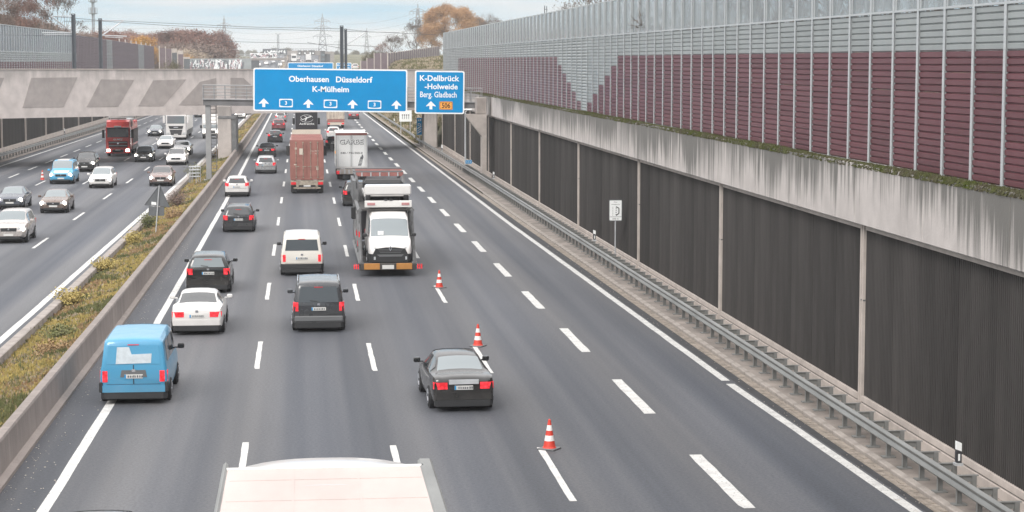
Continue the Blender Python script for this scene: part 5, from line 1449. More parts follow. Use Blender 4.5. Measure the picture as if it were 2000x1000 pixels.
for s in (1, -1): MB().box(min(s * .7, s * 1.2), max(s * .7, s * 1.2), .1, .14, .1, .5).build('mud_flap', M['rubber'], t)
MB().box(-1.36, -1.27, .3, .45, 2.2, 2.4, c=.02).build('side_lamp', M['amber'], t)
truck_wheels(t, (-1.02, 1.02), (1.9, 7.9), .48)
MB().box(-1.18, 1.18, 8.75, 10.8, .6, 3.1, c=.12).prism([(8.8, 3.0), (10.4, 3.0), (9.6, 3.75), (8.8, 3.8)], -1.1, 1.1, 'x').build('cab', P['white'], t)
for s in (1, -1): MB().box(s * 1.45 - .13, s * 1.45 + .13, 10.5, 10.65, 1.9, 2.6, c=.03).build('wing_mirror', M['plastic'], t)

# dark airfreight truck
pt = D(598.5, 232, 233)
t = truck_root('curtain_truck', (pt.x, 233), 'black truck with a white aeroplane emblem on its back under the wide sign')
MB().box(-1.27, 1.27, 0, 10, .95, 4.0, c=.02).build('box_body', M['truck_black'], t)
mb = MB()
for i in range(24):
    a, b = i * math.pi / 12, (i + 1) * math.pi / 12
    if i in (11, 12, 23, 0): continue
    mb.bar((math.cos(a) * .75 + .02, -.012, 3.15 + math.sin(a) * .42), (math.cos(b) * .75 + .02, -.012, 3.15 + math.sin(b) * .42), .03)
mb.prism([(-.55, 3.02), (-.45, 2.98), (.55, 3.34), (.62, 3.42), (.45, 3.42), (.1, 3.30)], -.016, -.010, 'y')
mb.prism([(-.1, 3.20), (.12, 3.22), (-.10, 2.86), (-.2, 2.86)], -.017, -.011, 'y')
mb.prism([(.0, 3.24), (.14, 3.27), (-.18, 3.44), (-.26, 3.44)], -.018, -.012, 'y')
mb.prism([(-.55, 3.03), (-.42, 3.02), (-.60, 3.24), (-.68, 3.24)], -.019, -.013, 'y')
mb.build('aeroplane_emblem', M['sign_white'], t)
lettering(t, 'Airfreight', .03, 2.42, 1.75, .24, M['sign_white'], -.012, .02)
MB().box(-1.2, 1.2, -.05, .0, .5, .92).build('rear_bumper', M['chassis'], t); lamps(t, .85, 1.2, .6, .8, -.06)
truck_wheels(t, (-1.02, 1.02), (1.2, 2.5, 8.5), .5)
for s in (1, -1): MB().box(s * 1.52 - .14, s * 1.52 + .14, 11.6, 11.75, 2.1, 2.9, c=.03).build('wing_mirror', M['plastic'], t)
MB().box(-1.22, 1.22, 10.4, 12, .7, 3.4, c=.12).build('cab', M['truck_black'], t)

# tan tarpaulin truck
pt = G(656, 250)
t = truck_root('tarpaulin_truck', pt, 'tan tarpaulin truck below the middle of the wide sign')
MB().box(-1.27, 1.27, 0, 9, 1.25, 3.9, c=.06).build('tarpaulin', M['tarp_tan'], t)
mb = MB()
for i in range(5): mb.tube((-1.05 + i * .52, -.02, 1.3), (-.95 + i * .5, -.02, 3.8), .05, n=5)
mb.build('strap', M['cream'], t)
MB().box(-1.25, 1.25, -.06, .2, .85, 1.22, c=.02).build('tail_board', M['red_deck'], t); MB().box(-1.2, 1.2, -.05, .1, .45, .82).build('rear_bumper', M['cream'], t)
lamps(t, .85, 1.2, .55, .75, -.07); truck_wheels(t, (-1.02, 1.02), (1.0, 2.3, 8), .48)
MB().box(-1.2, 1.2, 9.3, 11.2, .7, 3.2, c=.1).build('cab', M['cream'], t)

# near white truck passing below the camera: its roof fills the bottom edge
zr = 4.05
pf = G(647, 889, zr)
t = truck_root('white_truck', (pf.x - .10, pf.y + .35), 'large white truck at the bottom edge seen from above, only its roof showing')
m = MB(); vs = []; nx, rows = 13, [(-2.6, 1.0, .0), (-2.6, .0, 0), (-2.2, -.03, 0), (-1.2, .0, .0), (-.55, -.03, .02), (-.25, -.10, .08), (-.06, -.26, .16), (.10, -.62, .2), (.22, -1.3, .22), (.25, -2.95, .22)]
for y, dz, rnd_ in rows:
    for i in range(nx):
        x = -1 + 2 * i / (nx - 1); k = abs(x) ** 3
        vs.append((x * 1.24, y - k * (.10 + rnd_ * 2.2), (zr + dz if dz < .9 else 1.0) - k * .10 + .035 * (1 - x * x)))
m.add(vs, [[r_ * nx + i, r_ * nx + i + 1, (r_ + 1) * nx + i + 1, (r_ + 1) * nx + i] for r_ in range(len(rows) - 1) for i in range(nx - 1)])
for s_ in (1, -1): m.prism([(-1.35, zr - .12), (-.5, zr - .14), (-.2, zr - .5), (-.1, 1.0), (-1.35, 1.0)], s_ * 1.20 - .02, s_ * 1.20 + .02, 'x')
m.build('cab', P['roof_white'], t, 50)
for k in range(9): MB().box(-1.24, 1.24, -2.2 - 1.3 * k, -2.155 - 1.3 * k, zr + .03, zr + .036).build('roof_bow', M['pinkish_roof'], t)
for x in (-.42, .42): MB().box(x - .015, x + .015, -15.4, -1.5, zr + .03, zr + .034).build('roof_seam', M['pinkish_roof'], t)
MB().box(-1.31, 1.31, -15.5, -1.40, 1.0, zr + .03, c=.03).build('box_body', M['pinkish_roof'], t)
for s in (1, -1): MB().box(min(s * 1.25, s * 1.36), max(s * 1.29, s * 1.44), -15.5, -.95, zr - .35, zr + .05, c=.03).build('roof_edge_rail', M['rail_steel'], t)
MB().box(-1.30, 1.30, -1.44, -1.37, zr - .3, zr + .05).build('front_bow', M['white_box'], t)
truck_wheels(t, (-1.02, 1.02), (-1.2, -5, -12.5, -13.8), .5)
MB().box(-.45, .45, -15, 0, .6, 1.0).build('chassis', M['chassis'], t)
for s in (1, -1): MB().box(s * 1.48 - .12, s * 1.48 + .12, -.3, -.15, 2.0, 2.8, c=.03).build('wing_mirror', M['plastic'], t)
MB().box(-1.1, 1.1, .24, .31, 1.9, 2.8).build('windscreen', M['glass'], t)

t.scale = (1.07, 1, 1)
# car transporter
pt = G(758, 540)
t = truck_root('car_transporter', pt, 'car transporter with red upper deck frame and dark steel side frames')
ST = M['steel_dark']
mb = MB()
for s in (1, -1):
    x = s * 1.22
    for y in (2.0, 4.6, 6.8, 9.0, 11.2): mb.box(x - .06, x + .06, y - .08, y + .08, .5, 2.9 if y < 6 else 3.6)
    mb.bar((x, .0, .62), (x, 11.5, .62), .18); mb.bar((x, 1.9, 2.90), (x, 6.8, 2.95), .16); mb.bar((x, 6.8, 2.95), (x, 14, 3.3), .16)
    mb.bar((x, .2, .7), (x, 2.0, 2.3), .10)
    for a, b in ((2.0, 4.6), (4.6, 6.8), (6.8, 9.0), (9.0, 11.2)):
        mb.bar((x, a, .7), (x, b, 2.6), .09); mb.bar((x, b, .7), (x, (a + b) / 2, 1.65), .07)
    for k in range(5): mb.bar((x + s * .03, .6 + 2.2 * k, .95), (x + s * .03, 2.2 + 2.2 * k, 1.5), .06)
mb.build('side_frame', ST, t)
MB().box(-1.2, 1.2, .0, 11.5, .48, .60).box(-.4, .4, .2, 11.5, .3, .48).build('lower_deck', M['chassis'], t)
MB().box(-1.2, 1.2, 2.0, 6.8, 2.88, 2.96).prism([(6.8, 2.88), (14.2, 3.28), (14.2, 3.36), (6.8, 2.96)], -1.2, 1.2, 'x').build('upper_deck', M['chassis'], t)
mb = MB()
for s in (1, -1):
    mb.bar((s * 1.16, 6.6, 2.95), (s * 1.16, 9.6, 4.12), .12); mb.bar((s * 1.16, 11, 4.2), (s * 1.16, 14, 3.7), .12); mb.bar((s * 1.16, 9.6, 4.1), (s * 1.16, 11, 4.2), .14)
mb.build('top_frame', ST, t)
mb = MB()
for y, zq in ((9.6, 4.22), (11.0, 4.30)): mb.box(-1.18, 1.18, y - .20, y + .20, zq - .16, zq + .02)
mb.build('cross_beam', M['red_deck'], t)
mb = MB()
for i in range(5): mb.box(-.92 + i * .45, -.86 + i * .45, 9.34, 9.39, 4.06, 4.25)
mb.build('hook', M['galv'], t)
mb = MB()
for y, zq in ((9.58, 4.28), (11.1, 4.36)): mb.box(-1.32, 1.18, y - .05, y + .25, zq - .03, zq + .03)
mb.box(-1.40, -1.24, 7.5, 12, 3.0, 3.95); mb.box(1.24, 1.36, 7.5, 12, 2.7, 3.5)
mb.build('headboard', M['plastic_grey'], t)
MB().box(-1.28, 1.28, -.10, .02, .30, .62, c=.02).build('rear_beam', M['chassis'], t)
for s in (1, -1):
    MB().box(min(s * .38, s * 1.10), max(s * .38, s * 1.10), -.16, -.10, .34, .62, c=.01).build('ramp_reflector', M['hazard_orange'], t)
    m = MB()
    for k in range(3): m.box(s * (1.36 + k * .09) - .022, s * (1.36 + k * .09) + .022, -.1, -.04, .36, .58)
    m.build('tail_light', M['tail_on'], t)
    MB().box(min(s * 1.2, s * 1.62), max(s * 1.2, s * 1.62), -.04, .02, .44, .50).build('lamp_bracket', ST, t)
    MB().box(min(s * 1.24, s * 1.5), max(s * 1.24, s * 1.5), 7.0, 7.3, 2.1, 2.7, c=.04).build('hydraulic_box', M['plastic'], t)
MB().box(-.27, .27, -.17, -.11, .36, .54).build('number_plate', M['plate'], t)
for k, (s, y) in enumerate(((-1, 2.4), (-1, 4.6), (-1, .3), (1, 4.6))): MB().box(s * 1.30 - .03, s * 1.30 + .03, y - .12, y + .12, 1.2 + .3 * k, 1.45 + .3 * k).build('marker_lamp', M['tail'], t)
for s in (1, -1): MB().prism([(.2, .66), (.6, 1.1), (5.5, 2.5), (5.7, 2.45), (.9, .95)], s * 1.28 - .03, s * 1.28 + .03, 'x').build('loading_ramp', ST, t)
truck_wheels(t, (-1.05, 1.05), (4.2, 5.3, 13.4), .42)
MB().box(-1.24, 1.24, 12.2, 14.4, .6, 2.75, c=.1).build('cab', M['truck_black'], t)
# its load: a white delivery van facing back, and a white van tail on the upper deck
rl_, yl, _ = car('bigvan', 'white', (pt.x + .12, pt.y + .18), 'new white delivery van facing backwards on the lower deck of the car transporter', cat='van', away=False, z=.42, glass='glass_light', lit=False)
yn = 5.56 / 2
for ch in list(rl_.children):
    n_ = ch.name.split('.')[0]
    if n_ in ('grille', 'air_intake', 'headlight', 'number_plate', 'emblem'): bpy.data.objects.remove(ch)
bl_ = M['plastic']
MB().prism([(-1.0, yn - .50), (-.96, yn - .10), (-.82, yn + .03), (.82, yn + .03), (.96, yn - .10), (1.0, yn - .50)], .22, .60, 'z').build('front_bumper', bl_, rl_)
MB().prism([(-.80, .595), (-.68, .84), (-.20, .90), (.20, .90), (.68, .84), (.80, .595)], yn - .22, yn + .015, 'y').build('grille', bl_, rl_)
for k in range(3): MB().box(-.58 + .05 * k, .58 - .05 * k, yn + .015, yn + .03, .80 - k * .07, .82 - k * .07).build('grille_bar', M['plastic_grey'], rl_)
MB().prism([(-.62, .58), (.62, .58), (.50, .48), (-.50, .48)], yn + .032, yn + .05, 'y').build('bumper_insert', M['plastic_grey'], rl_)
MB().prism([(0, .98), (.075, .86), (0, .72), (-.075, .86)], yn + .016, yn + .05, 'y').prism([(0, .92), (.035, .86), (0, .79), (-.035, .86)], yn + .05, yn + .052, 'y', 1).build('emblem', [M['chrome'], M['plastic']], rl_)
for s in (1, -1):
    MB().prism([(s * .68, yn - .02), (s * .92, yn - .14), (s * 1.0, yn - .42), (s * .86, yn - .36), (s * .62, yn - .08)], .66, .90, 'z').build('headlight', M['head'], rl_)
    MB().box(s * .72 - .04, s * .72 + .04, yn + .03, yn + .05, .34, .48).build('fog_lamp', M['galv'], rl_)
MB().box(.28, .55, yn - .70, yn - .66, 1.42, 1.6).build('windscreen_paper', M['sign_white'], rl_).rotation_euler = (0, 0, 0)
u = empty('flatbed_van', (pt.x + .12, pt.y + 2.3, 2.97), 0, 'white flatbed van with red tail lamps on the upper deck of the car transporter', 'van')
MB().box(-1.08, 1.08, 1.4, 5.4, .45, .62, c=.02).box(-1.08, 1.08, 1.4, 1.45, .60, .92, c=.02).build('flatbed', P['white'], u)
MB().box(-1.08, 1.08, -.1, .5, .62, 1.10, c=.06).build('cargo_cover', P['white'], u)
MB().box(-1.10, 1.10, -.16, -.02, .04, .36, c=.02).build('rear_bumper', M['white_box'], u)
for s in (1, -1):
    MB().box(min(s * .62, s * .98), max(s * .62, s * .98), -.19, -.16, .15, .26).build('tail_light', M['tail_clear'], u)
    for x in (.12,): MB().box(s * x - .07, s * x + .07, -.18, -.15, .36, .46).build('bracket', M['plastic'], u)
MB().box(-.9, .9, -.05, 3, -.0, .12).build('chassis', M['chassis'], u)
truck_wheels(u, (-.9, .9), (1.5, 4.9), .33, .22)
MB().box(-.98, .98, 5.5, 7.2, .3, 1.0, c=.15).build('cab', M['plastic'], u)

# oncoming red truck
pt = G(231, 305.5)
t = truck_root('red_truck', pt, 'red truck with lit lamps and a light bar coming towards us', away=False)
cab = MB().box(-1.24, 1.24, -2.2, 0, .62, 3.05, c=.10).prism([(-2.2, 3.0), (-.15, 3.0), (-.35, 3.55), (-.9, 3.72), (-2.2, 3.72)], -1.16, 1.16, 'x').build('cab', M['truck_red'], t)
MB().box(-1.08, 1.08, -.02, .03, 1.98, 2.86, c=.02).build('windscreen', M['glass'], t)
MB().box(-1.15, 1.15, 0, .22, 2.86, 3.0, c=.03).build('sun_visor', M['plastic'], t)
MB().box(-.36, .36, .02, .24, 3.0, 3.14, c=.01).build('roof_sign', M['sign_white'], t)
g_ = MB().box(-.95, .95, .0, .05, .85, 1.55, c=.02).build('grille', M['plastic'], t)
for k in range(4): MB().box(-.92, .92, .05, .08, .92 + k * .165, .97 + k * .165).build('grille_slat', M['galv'] if k in (1, 3) else M['truck_red'], g_)
MB().lathe([(.11, 0), (.10, .02)], n=14, axis='x').build('emblem', M['chrome'], g_, None, (0, .09, 1.35), (0, 0, math.pi / 2))
lettering(t, 'GUMEZ', 0, 1.66, .95, .17, M['sign_white'], .04, .03).rotation_euler = (0, 0, math.pi)
MB().box(-1.24, 1.24, -.3, .10, .32, .80, c=.05).build('bumper', M['truck_red'], t)
MB().box(-.55, .55, .10, .12, .42, .70).build('lower_grille', M['plastic'], t)
MB().box(-.26, .26, .12, .14, .62, .73).build('number_plate', M['plate'], t)
lamps(t, .80, 1.16, .50, .76, .12, 'head_on', 'headlight')
for s in (1, -1):
    MB().box(s * 1.47 - .13, s * 1.47 + .13, -.1, .08, 1.9, 2.75, c=.03).build('wing_mirror', M['plastic'], t)
    MB().box(min(s * 1.24, s * 1.255), max(s * 1.24, s * 1.255), -1.2, -.15, 1.95, 2.75).build('side_window', M['glass'], t)
MB().box(-.8, .8, -1.2, -.8, 3.80, 3.98, c=.04).box(-.05, .05, -1.1, -.9, 3.6, 3.85).build('light_bar', M['greysheet'], t)
body = MB()
for i in range(6):
    y = -2.6 - i * 1.15; body.box(-1.24, 1.24, y - 1.05, y, 1.0, 3.3 + .2 * (i % 2), c=.03)
body.build('superstructure', M['truck_red'], t)
mb = MB()
for i in range(6): mb.box(-1.32, -1.24, -3.4 - i * 1.15, -2.8 - i * 1.15, 1.25, 2.7)
mb.box(-1.30, -1.1, -9.6, -2.5, .6, .95); mb.box(1.24, 1.32, -9.6, -2.6, 1.2, 2.5)
mb.build('locker', M['steel_dark'], t)
MB().box(-1.28, -.5, -3.0, -2.45, 3.0, 3.7, c=.05).box(-1.0, .9, -8, -3.4, 3.5, 3.75, c=.04).build('crane_box', M['greysheet'], t)
truck_wheels(t, (-1.02, 1.02), (-1.1, -5.5, -8.2), .5)

# oncoming white lorry
pt = G(344, 273)
t = truck_root('white_lorry', pt, 'white articulated lorry coming towards us under the bridge', away=False)
MB().box(-1.24, 1.24, -2.2, 0, .55, 3.15, c=.10).prism([(-2.2, 3.1), (-.1, 3.1), (-.3, 3.75), (-.8, 3.95), (-2.2, 3.95)], -1.2, 1.2, 'x').build('cab', P['white'], t)
MB().box(-1.06, 1.06, -.02, .03, 2.02, 2.96, c=.02).build('windscreen', M['glass_light'], t)
g_ = MB().prism([(-.92, 1.72), (.92, 1.72), (.80, 1.36), (-.80, 1.36)], -.02, .04, 'y').prism([(-.78, 1.24), (.78, 1.24), (.62, .60), (-.62, .60)], -.02, .041, 'y').build('grille', M['plastic'], t)
for k in range(3): MB().box(-.7, .7, .042, .06, .75 + k * .15, .79 + k * .15).build('grille_slat', M['steel_dark'], g_)
MB().box(-.28, .28, .045, .07, 1.50, 1.60).build('emblem', M['galv'], g_)
MB().box(-.26, .26, .06, .08, .62, .73).build('number_plate', M['plate'], t)
MB().box(-1.24, 1.24, -.3, .06, .28, .60, c=.05).build('bumper', P['white'], t)
lamps(t, .82, 1.16, .66, .90, .02, 'head', 'headlight')
for s in (1, -1):
    MB().box(s * 1.46 - .13, s * 1.46 + .13, -.1, .08, 2.1, 3.0, c=.03).build('wing_mirror', P['white'], t)
    MB().box(min(s * 1.24, s * 1.255), max(s * 1.24, s * 1.255), -1.2, -.15, 2.0, 2.8).build('side_window', M['glass'], t)
MB().box(-1.27, 1.27, -15.5, -2.6, 1.1, 3.95, c=.03).build('trailer', M['white_box'], t)
MB().box(-1.26, 1.26, -15, -2.6, .5, 1.1).build('side_skirt', M['plastic_grey'], t)
truck_wheels(t, (-1.02, 1.02), (-1.2, -4.2, -12, -13.3), .5)

# oncoming white box van behind the gantry post
pt = G(411, 271)
t = truck_root('box_van', pt, 'white box van with lit lamps partly behind the gantry post', away=False, cat='van')
MB().box(-1.0, 1.0, -1.9, -.5, .5, 2.15, c=.10).prism([(-.6, .5), (.0, .5), (.02, 1.05), (-.3, 1.28), (-.6, 1.3)], -.98, .98, 'x').build('cab', P['white'], t)
MB().prism([(-.52, 1.32), (-.30, 1.30), (-.62, 2.05), (-.72, 2.05)], -.88, .88, 'x').build('windscreen', M['glass_light'], t)
MB().box(-1.08, 1.08, -6, -1.6, .9, 3.0, c=.04).build('box_body', M['white_box'], t)
MB().box(-.6, .6, -.02, .05, .72, .98).build('grille', M['plastic'], t); MB().box(-1.0, 1.0, -.2, .08, .35, .62, c=.04).build('bumper', M['plastic'], t)
lamps(t, .66, .95, .80, 1.02, .02, 'head_on', 'headlight')
for s in (1, -1): MB().box(s * 1.18 - .12, s * 1.18 + .12, -.7, -.55, 1.3, 1.7, c=.03).build('wing_mirror', M['plastic'], t)
truck_wheels(t, (-.88, .88), (-.8, -4.6), .36, .22)
# ================================================================ PLANTS
def leafmat(name, c1, c2, c3, scale=.35):
    m = mat(name, c1, .9, spec=.2)
    nd, lk, b = nodes_of(m)
    g = nd.new('ShaderNodeNewGeometry'); n = nd.new('ShaderNodeTexNoise'); n.inputs['Scale'].default_value = scale; n.inputs['Detail'].default_value = 5; n.inputs['Roughness'].default_value = .7
    lk.new(g.outputs['Position'], n.inputs[0])
    r = nd.new('ShaderNodeValToRGB'); e = r.color_ramp.elements
    e[0].position, e[1].position = .34, .66; e[0].color, e[1].color = (*c1, 1), (*c3, 1)
    k = e.new(.5); k.color = (*c2, 1)
    lk.new(n.outputs[0], r.inputs[0]); lk.new(r.outputs[0], b.inputs['Base Color'])
    return m
LF = {
 'rust': leafmat('rust_leaves', (.16, .088, .075), (.215, .115, .092), (.25, .155, .115)),
 'purple': leafmat('purple_brown_leaves', (.145, .112, .098), (.185, .135, .115), (.21, .155, .125)),
 'orange': leafmat('orange_leaves', (.27, .15, .075), (.36, .205, .10), (.42, .27, .14)),
 'yellow': leafmat('yellow_leaves', (.36, .19, .06), (.46, .25, .07), (.46, .30, .11)),
 'olive': leafmat('olive_leaves', (.075, .075, .048), (.115, .105, .062), (.15, .12, .08)),
 'pale': leafmat('pale_seed_heads', (.30, .235, .17), (.38, .31, .235), (.42, .36, .29)),
 'twig': leafmat('bare_twigs', (.115, .092, .080), (.15, .122, .105), (.18, .15, .13)),
}
M['bark'] = mat('bark', (.12, .10, .088), .95, var=.3, vscale=3)
def tree_arrays(seed, h, spread, depth, leaves, leaf, twig=.035, trunk=.22, first=.3, up=.25):
    r = random.Random(seed)
    tb, cb = MB(), MB()
    def strip3(mb, p, q, w):
        d = (q - p); s = d.cross(Vector((r.uniform(-1, 1), r.uniform(-1, 1), r.uniform(-1, 1))))
        if s.length < 1e-4: return
        s = s.normalized() * w
        mb.add([p - s, p + s, q], [[0, 1, 2]])
    tips = []
    def grow(p, d, ln, rad, k):
        n = 2
        for i in range(n):
            d = (d + Vector((r.gauss(0, .13), r.gauss(0, .13), r.gauss(.03, .10)))).normalized()
            q = p + d * (ln / n)
            if k <= 2: tb.tube(p, q, rad, rad * .82, n=5 if k < 2 else 4, cap=False)
            else: strip3(cb, p, q, max(twig * .5, rad))
            if k >= depth - 1: tips.append(q)
            p = q; rad *= .82
        if k >= depth: return
        for c in range(r.choice((3, 3, 4)) if k < depth - 1 else 4):
            a = r.uniform(.35, .95); az = r.uniform(0, 6.283)
            ax = d.orthogonal().normalized(); ax.rotate(Matrix.Rotation(az, 3, d))
            nd = (d * math.cos(a) + ax * math.sin(a) * spread + Vector((0, 0, up))).normalized()
            grow(p, nd, ln * r.uniform(.60, .80), rad * .62, k + 1)
    tot = 1 + .7 + .49 + .34 + .24
    grow(Vector((0, 0, 0)), Vector((r.gauss(0, .04), r.gauss(0, .04), 1)).normalized(), h * .30, trunk, 0)
    for k in range(7):   # low limbs
        grow(Vector((0, 0, h * (.10 + .035 * k))), Vector((math.cos(k * 2.4 + seed), math.sin(k * 2.4 + seed), .35 + .07 * k)).normalized(), h * (.24 if depth > 4 else .2) * min(1, spread), trunk * .45, 2)
    for t in tips:
        for i in range(leaves):
            c = t + Vector((r.gauss(0, .5), r.gauss(0, .5), r.gauss(0, .42))) * leaf * 4.2
            a = Vector((r.gauss(0, 1), r.gauss(0, 1), r.gauss(0, 1))).normalized(); b2 = a.orthogonal().normalized()
            s = leaf * r.uniform(.5, 1.1)
            cb.add([c - a * s, c + b2 * s * .6, c + a * s], [[0, 1, 2]])
    return tb, cb
_tc = {}
def tree(name, at, label, seed, h, crown, spread=1.0, depth=5, leaves=2, leaf=.28, cat='tree', group=None, rot=0.0, **k):
    key = (seed, h, crown, spread, depth, leaves, leaf)
    if key not in _tc:
        tb, cb = tree_arrays(seed, h, spread, depth, leaves, leaf, **k)
        zs = max(v[2] for v in cb.v); s = h / zs
        for mb in (tb, cb): mb.v = [(x * s, y * s, z * s) for x, y, z in mb.v]
        _tc[key] = (tb.mesh('trunk', M['bark'], fixn=False), cb.mesh('crown', LF[crown], fixn=False))
    o = empty(name, at, rot, label, cat, group)
    inst('trunk', _tc[key][0], o); inst('crown', _tc[key][1], o)
    return o
def at(u, Y, dz=0.0):
    x = ray(u, 118); X = x.x / x.y * Y
    return Vector((X, Y, gz(X, Y) + dz))
def hgt(v, p): return D(1000, v, p.y).z - p.z
p = at(884, 620); tree('broadleaf_tree', p, 'large orange autumn tree rising behind the left end of the right noise barrier', 3, hgt(1, p), 'orange', .95, 6, 6, .27, first=.2, twig=.07)
p = at(845, 640); tree('broadleaf_tree', p, 'lower orange brown tree at the left foot of the large orange tree', 5, hgt(38, p), 'orange', .9, 6, 4, .26)
p = at(928, 650); tree('broadleaf_tree', p, 'orange brown tree at the right shoulder of the large orange tree', 6, hgt(30, p), 'orange', .9, 6, 4, .24)
p = at(811, 620); tree('bare_tree', p, 'tall bare tree in front of a pylon, left of the large orange tree', 8, hgt(32, p), 'twig', .75, 6, 0, .2, twig=.07)
p = at(765, 620); tree('bare_tree', p, 'smaller round bare tree behind the stepped far noise barrier', 9, hgt(66, p), 'twig', 1.0, 5, 1, .16, twig=.07)
p = at(750, 640); tree('bare_tree', p, 'low pinkish bush like tree beside the smaller bare tree', 10, hgt(80, p), 'rust', 1.1, 4, 2, .18)
for i, (u, v, Y) in enumerate(((965, 22, 560), (1000, 34, 580), (940, 40, 600))):
    p = at(u, Y); tree('bare_tree', p, ('greyish bare tree peeping over the barrier right of the orange tree', 'low bare tree top farthest along the barrier edge', 'bare tree between the orange tree and the greyish one')[i], 12 + i, hgt(v, p), 'twig', 1.0, 5, 1, .18, twig=.06)
for i, (u, Y) in enumerate(((1290, 150), (1360, 118), (1450, 128), (1520, 92), (1610, 104), (1690, 80), (1770, 92), (1860, 70), (1960, 78), (1230, 175))):
    p = at(u, Y); tree('bare_tree', p, 'bare tree seen dimly through the clear panes of the right noise barrier', 30 + i % 4, (12.5, 10.5, 11.5)[i % 3], 'twig', .9, 6 if i % 4 else 5, 0, .2, group='trees behind the clear panes', rot=i * 1.7, twig=.05)
p = at(1131, 132); tree('bare_tree', p, 'twiggy bush just topping the right noise barrier at the upper edge', 33, hgt(-3, p), 'twig', .8, 5, 1, .12, twig=.05)
for i, (u, v, Y, c, l) in enumerate(((-38, -90, 290, 'purple', 'tall reddish brown tree cut by the upper left corner'), (-2, -70, 310, 'rust', 'tall rust brown tree second from the left corner'), (28, -10, 330, 'purple', 'reddish tree third from the left corner, left of the bare tree'))):
    p = at(u, Y); tree('broadleaf_tree', p, l, 50 + i, hgt(v, p), c, .7, 6, 2, .15, twig=.05)
p = at(108, 330); tree('bare_tree', p, 'bare tree with upright branches left of the first catenary mast', 61, hgt(-25, p), 'twig', .6, 6, 0, .2, twig=.07)
for i, (u, v, Y, c, l) in enumerate(((85, 38, 400, 'purple', 'brown tree crown behind the foot of the bare tree'), (122, 45, 410, 'rust', 'brown tree crown directly left of the first mast'), (160, 55, 430, 'purple', 'brown tree crown between the first mast and the telecom mast'), (205, 56, 460, 'rust', 'reddish tree crown right behind the second mast'))):
    p = at(u, Y); tree('broadleaf_tree', p, l, 55 + i % 3, hgt(v, p), c, 1.0, 5, 3, .26)
p = at(288, 480); tree('broadleaf_tree', p, 'small bright yellow orange tree in front of the reddish wood', 71, hgt(65, p), 'yellow', .8, 5, 4, .22)
p = at(360, 530); tree('shrub', p, 'pale feathery shrub above the graffiti wall', 72, hgt(86, p), 'pale', 1.3, 4, 6, .24, cat='shrub')
p = at(376, 525); tree('shrub', p, 'small orange shrub at the right of the pale feathery shrub', 73, hgt(99, p), 'yellow', 1.1, 4, 5, .18, cat='shrub')
p = at(330, 460); tree('shrub', p, 'dark rounded shrub between the left barrier end and the graffiti wall', 74, hgt(110, p), 'olive', 1.4, 4, 6, .22, cat='shrub')
p = at(726, 560); tree('shrub', p, 'yellow green shrub behind the stepped far barrier', 75, hgt(97, p), 'olive', 1.2, 4, 6, .22, cat='shrub')
# the wood behind, one mass
def mass(name, spots, mt, seeds, h0, label=None, dep=5, leaves=2, leaf=.4, spread=1.1):
    va, fa, base = [], [], 0
    protos = []
    for s in seeds:
        tb, cb = tree_arrays(s, h0, spread, dep, leaves, leaf, twig=.10)
        v = np.array(tb.v + cb.v); v *= h0 / v[:, 2].max()
        f = [list(x) for x in tb.f] + [[i + len(tb.v) for i in x] for x in cb.f]
        protos.append((v, f))
    r = random.Random(4)
    for i, (p, h) in enumerate(spots):
        v, f = protos[i % len(protos)]
        a = r.random() * 6.28; c, s = math.cos(a), math.sin(a); k = h / h0
        q = np.stack([(v[:, 0] * c - v[:, 1] * s) * k + p.x, (v[:, 0] * s + v[:, 1] * c) * k + p.y, v[:, 2] * k + p.z], 1)
        va.append(q); fa += [[j + base for j in x] for x in f]; base += len(v)
    me = bpy.data.meshes.new(name); me.from_pydata(np.concatenate(va).tolist(), [], fa); me.materials.append(mt); me.update()
    o = inst(name, me); o['kind'] = 'stuff'
    return o
TOP = [(195, 58), (240, 50), (300, 60), (330, 50), (380, 51), (415, 56), (440, 72), (455, 95)]
r = random.Random(21); sp = []
for i in range(46):
    u = 190 + 238 * (i + r.random()) / 46; Y = r.uniform(620, 860); p = at(u, Y); v = lerp(TOP, u) + r.uniform(0, 14)
    sp.append((p, max(5, hgt(v, p))))
mass('wood', sp, LF['rust'], (81, 82, 83), 14)
sp = []
for i in range(26):
    u = 210 + 215 * (i + r.random()) / 26; Y = r.uniform(590, 640); p = at(u, Y); sp.append((p, max(3.5, hgt(lerp(TOP, u) + 22 + r.uniform(0, 14), p))))
mass('wood', sp, LF['purple'], (84, 85), 10)
sp = []
for i in range(90):
    u = -150 + 1050 * (i + r.random()) / 90; Y = r.uniform(1500, 2300); x = ray(u, 118); p = Vector((x.x / x.y * Y, Y, 12.2))
    v = 99 + r.uniform(-4, 6) + (-6 if 440 < u < 560 else 0) + (4 if 560 < u < 640 else 0)
    sp.append((p, max(6, hgt(v, p))))
mass('wood', sp, LF['olive'], (86, 87), 14, dep=4, leaves=7, leaf=.9, spread=1.2)

sp = []
for i in range(16):
    u = -60 + 190 * (i + r.random()) / 16; Y = r.uniform(340, 420); p = at(u, Y); sp.append((p, max(4, hgt(lerp([(-60, 8), (60, 26), (90, 40), (130, 52)], u) + r.uniform(0, 12), p))))
mass('wood', sp, LF['purple'], (88, 89), 12, leaf=.22, leaves=3)
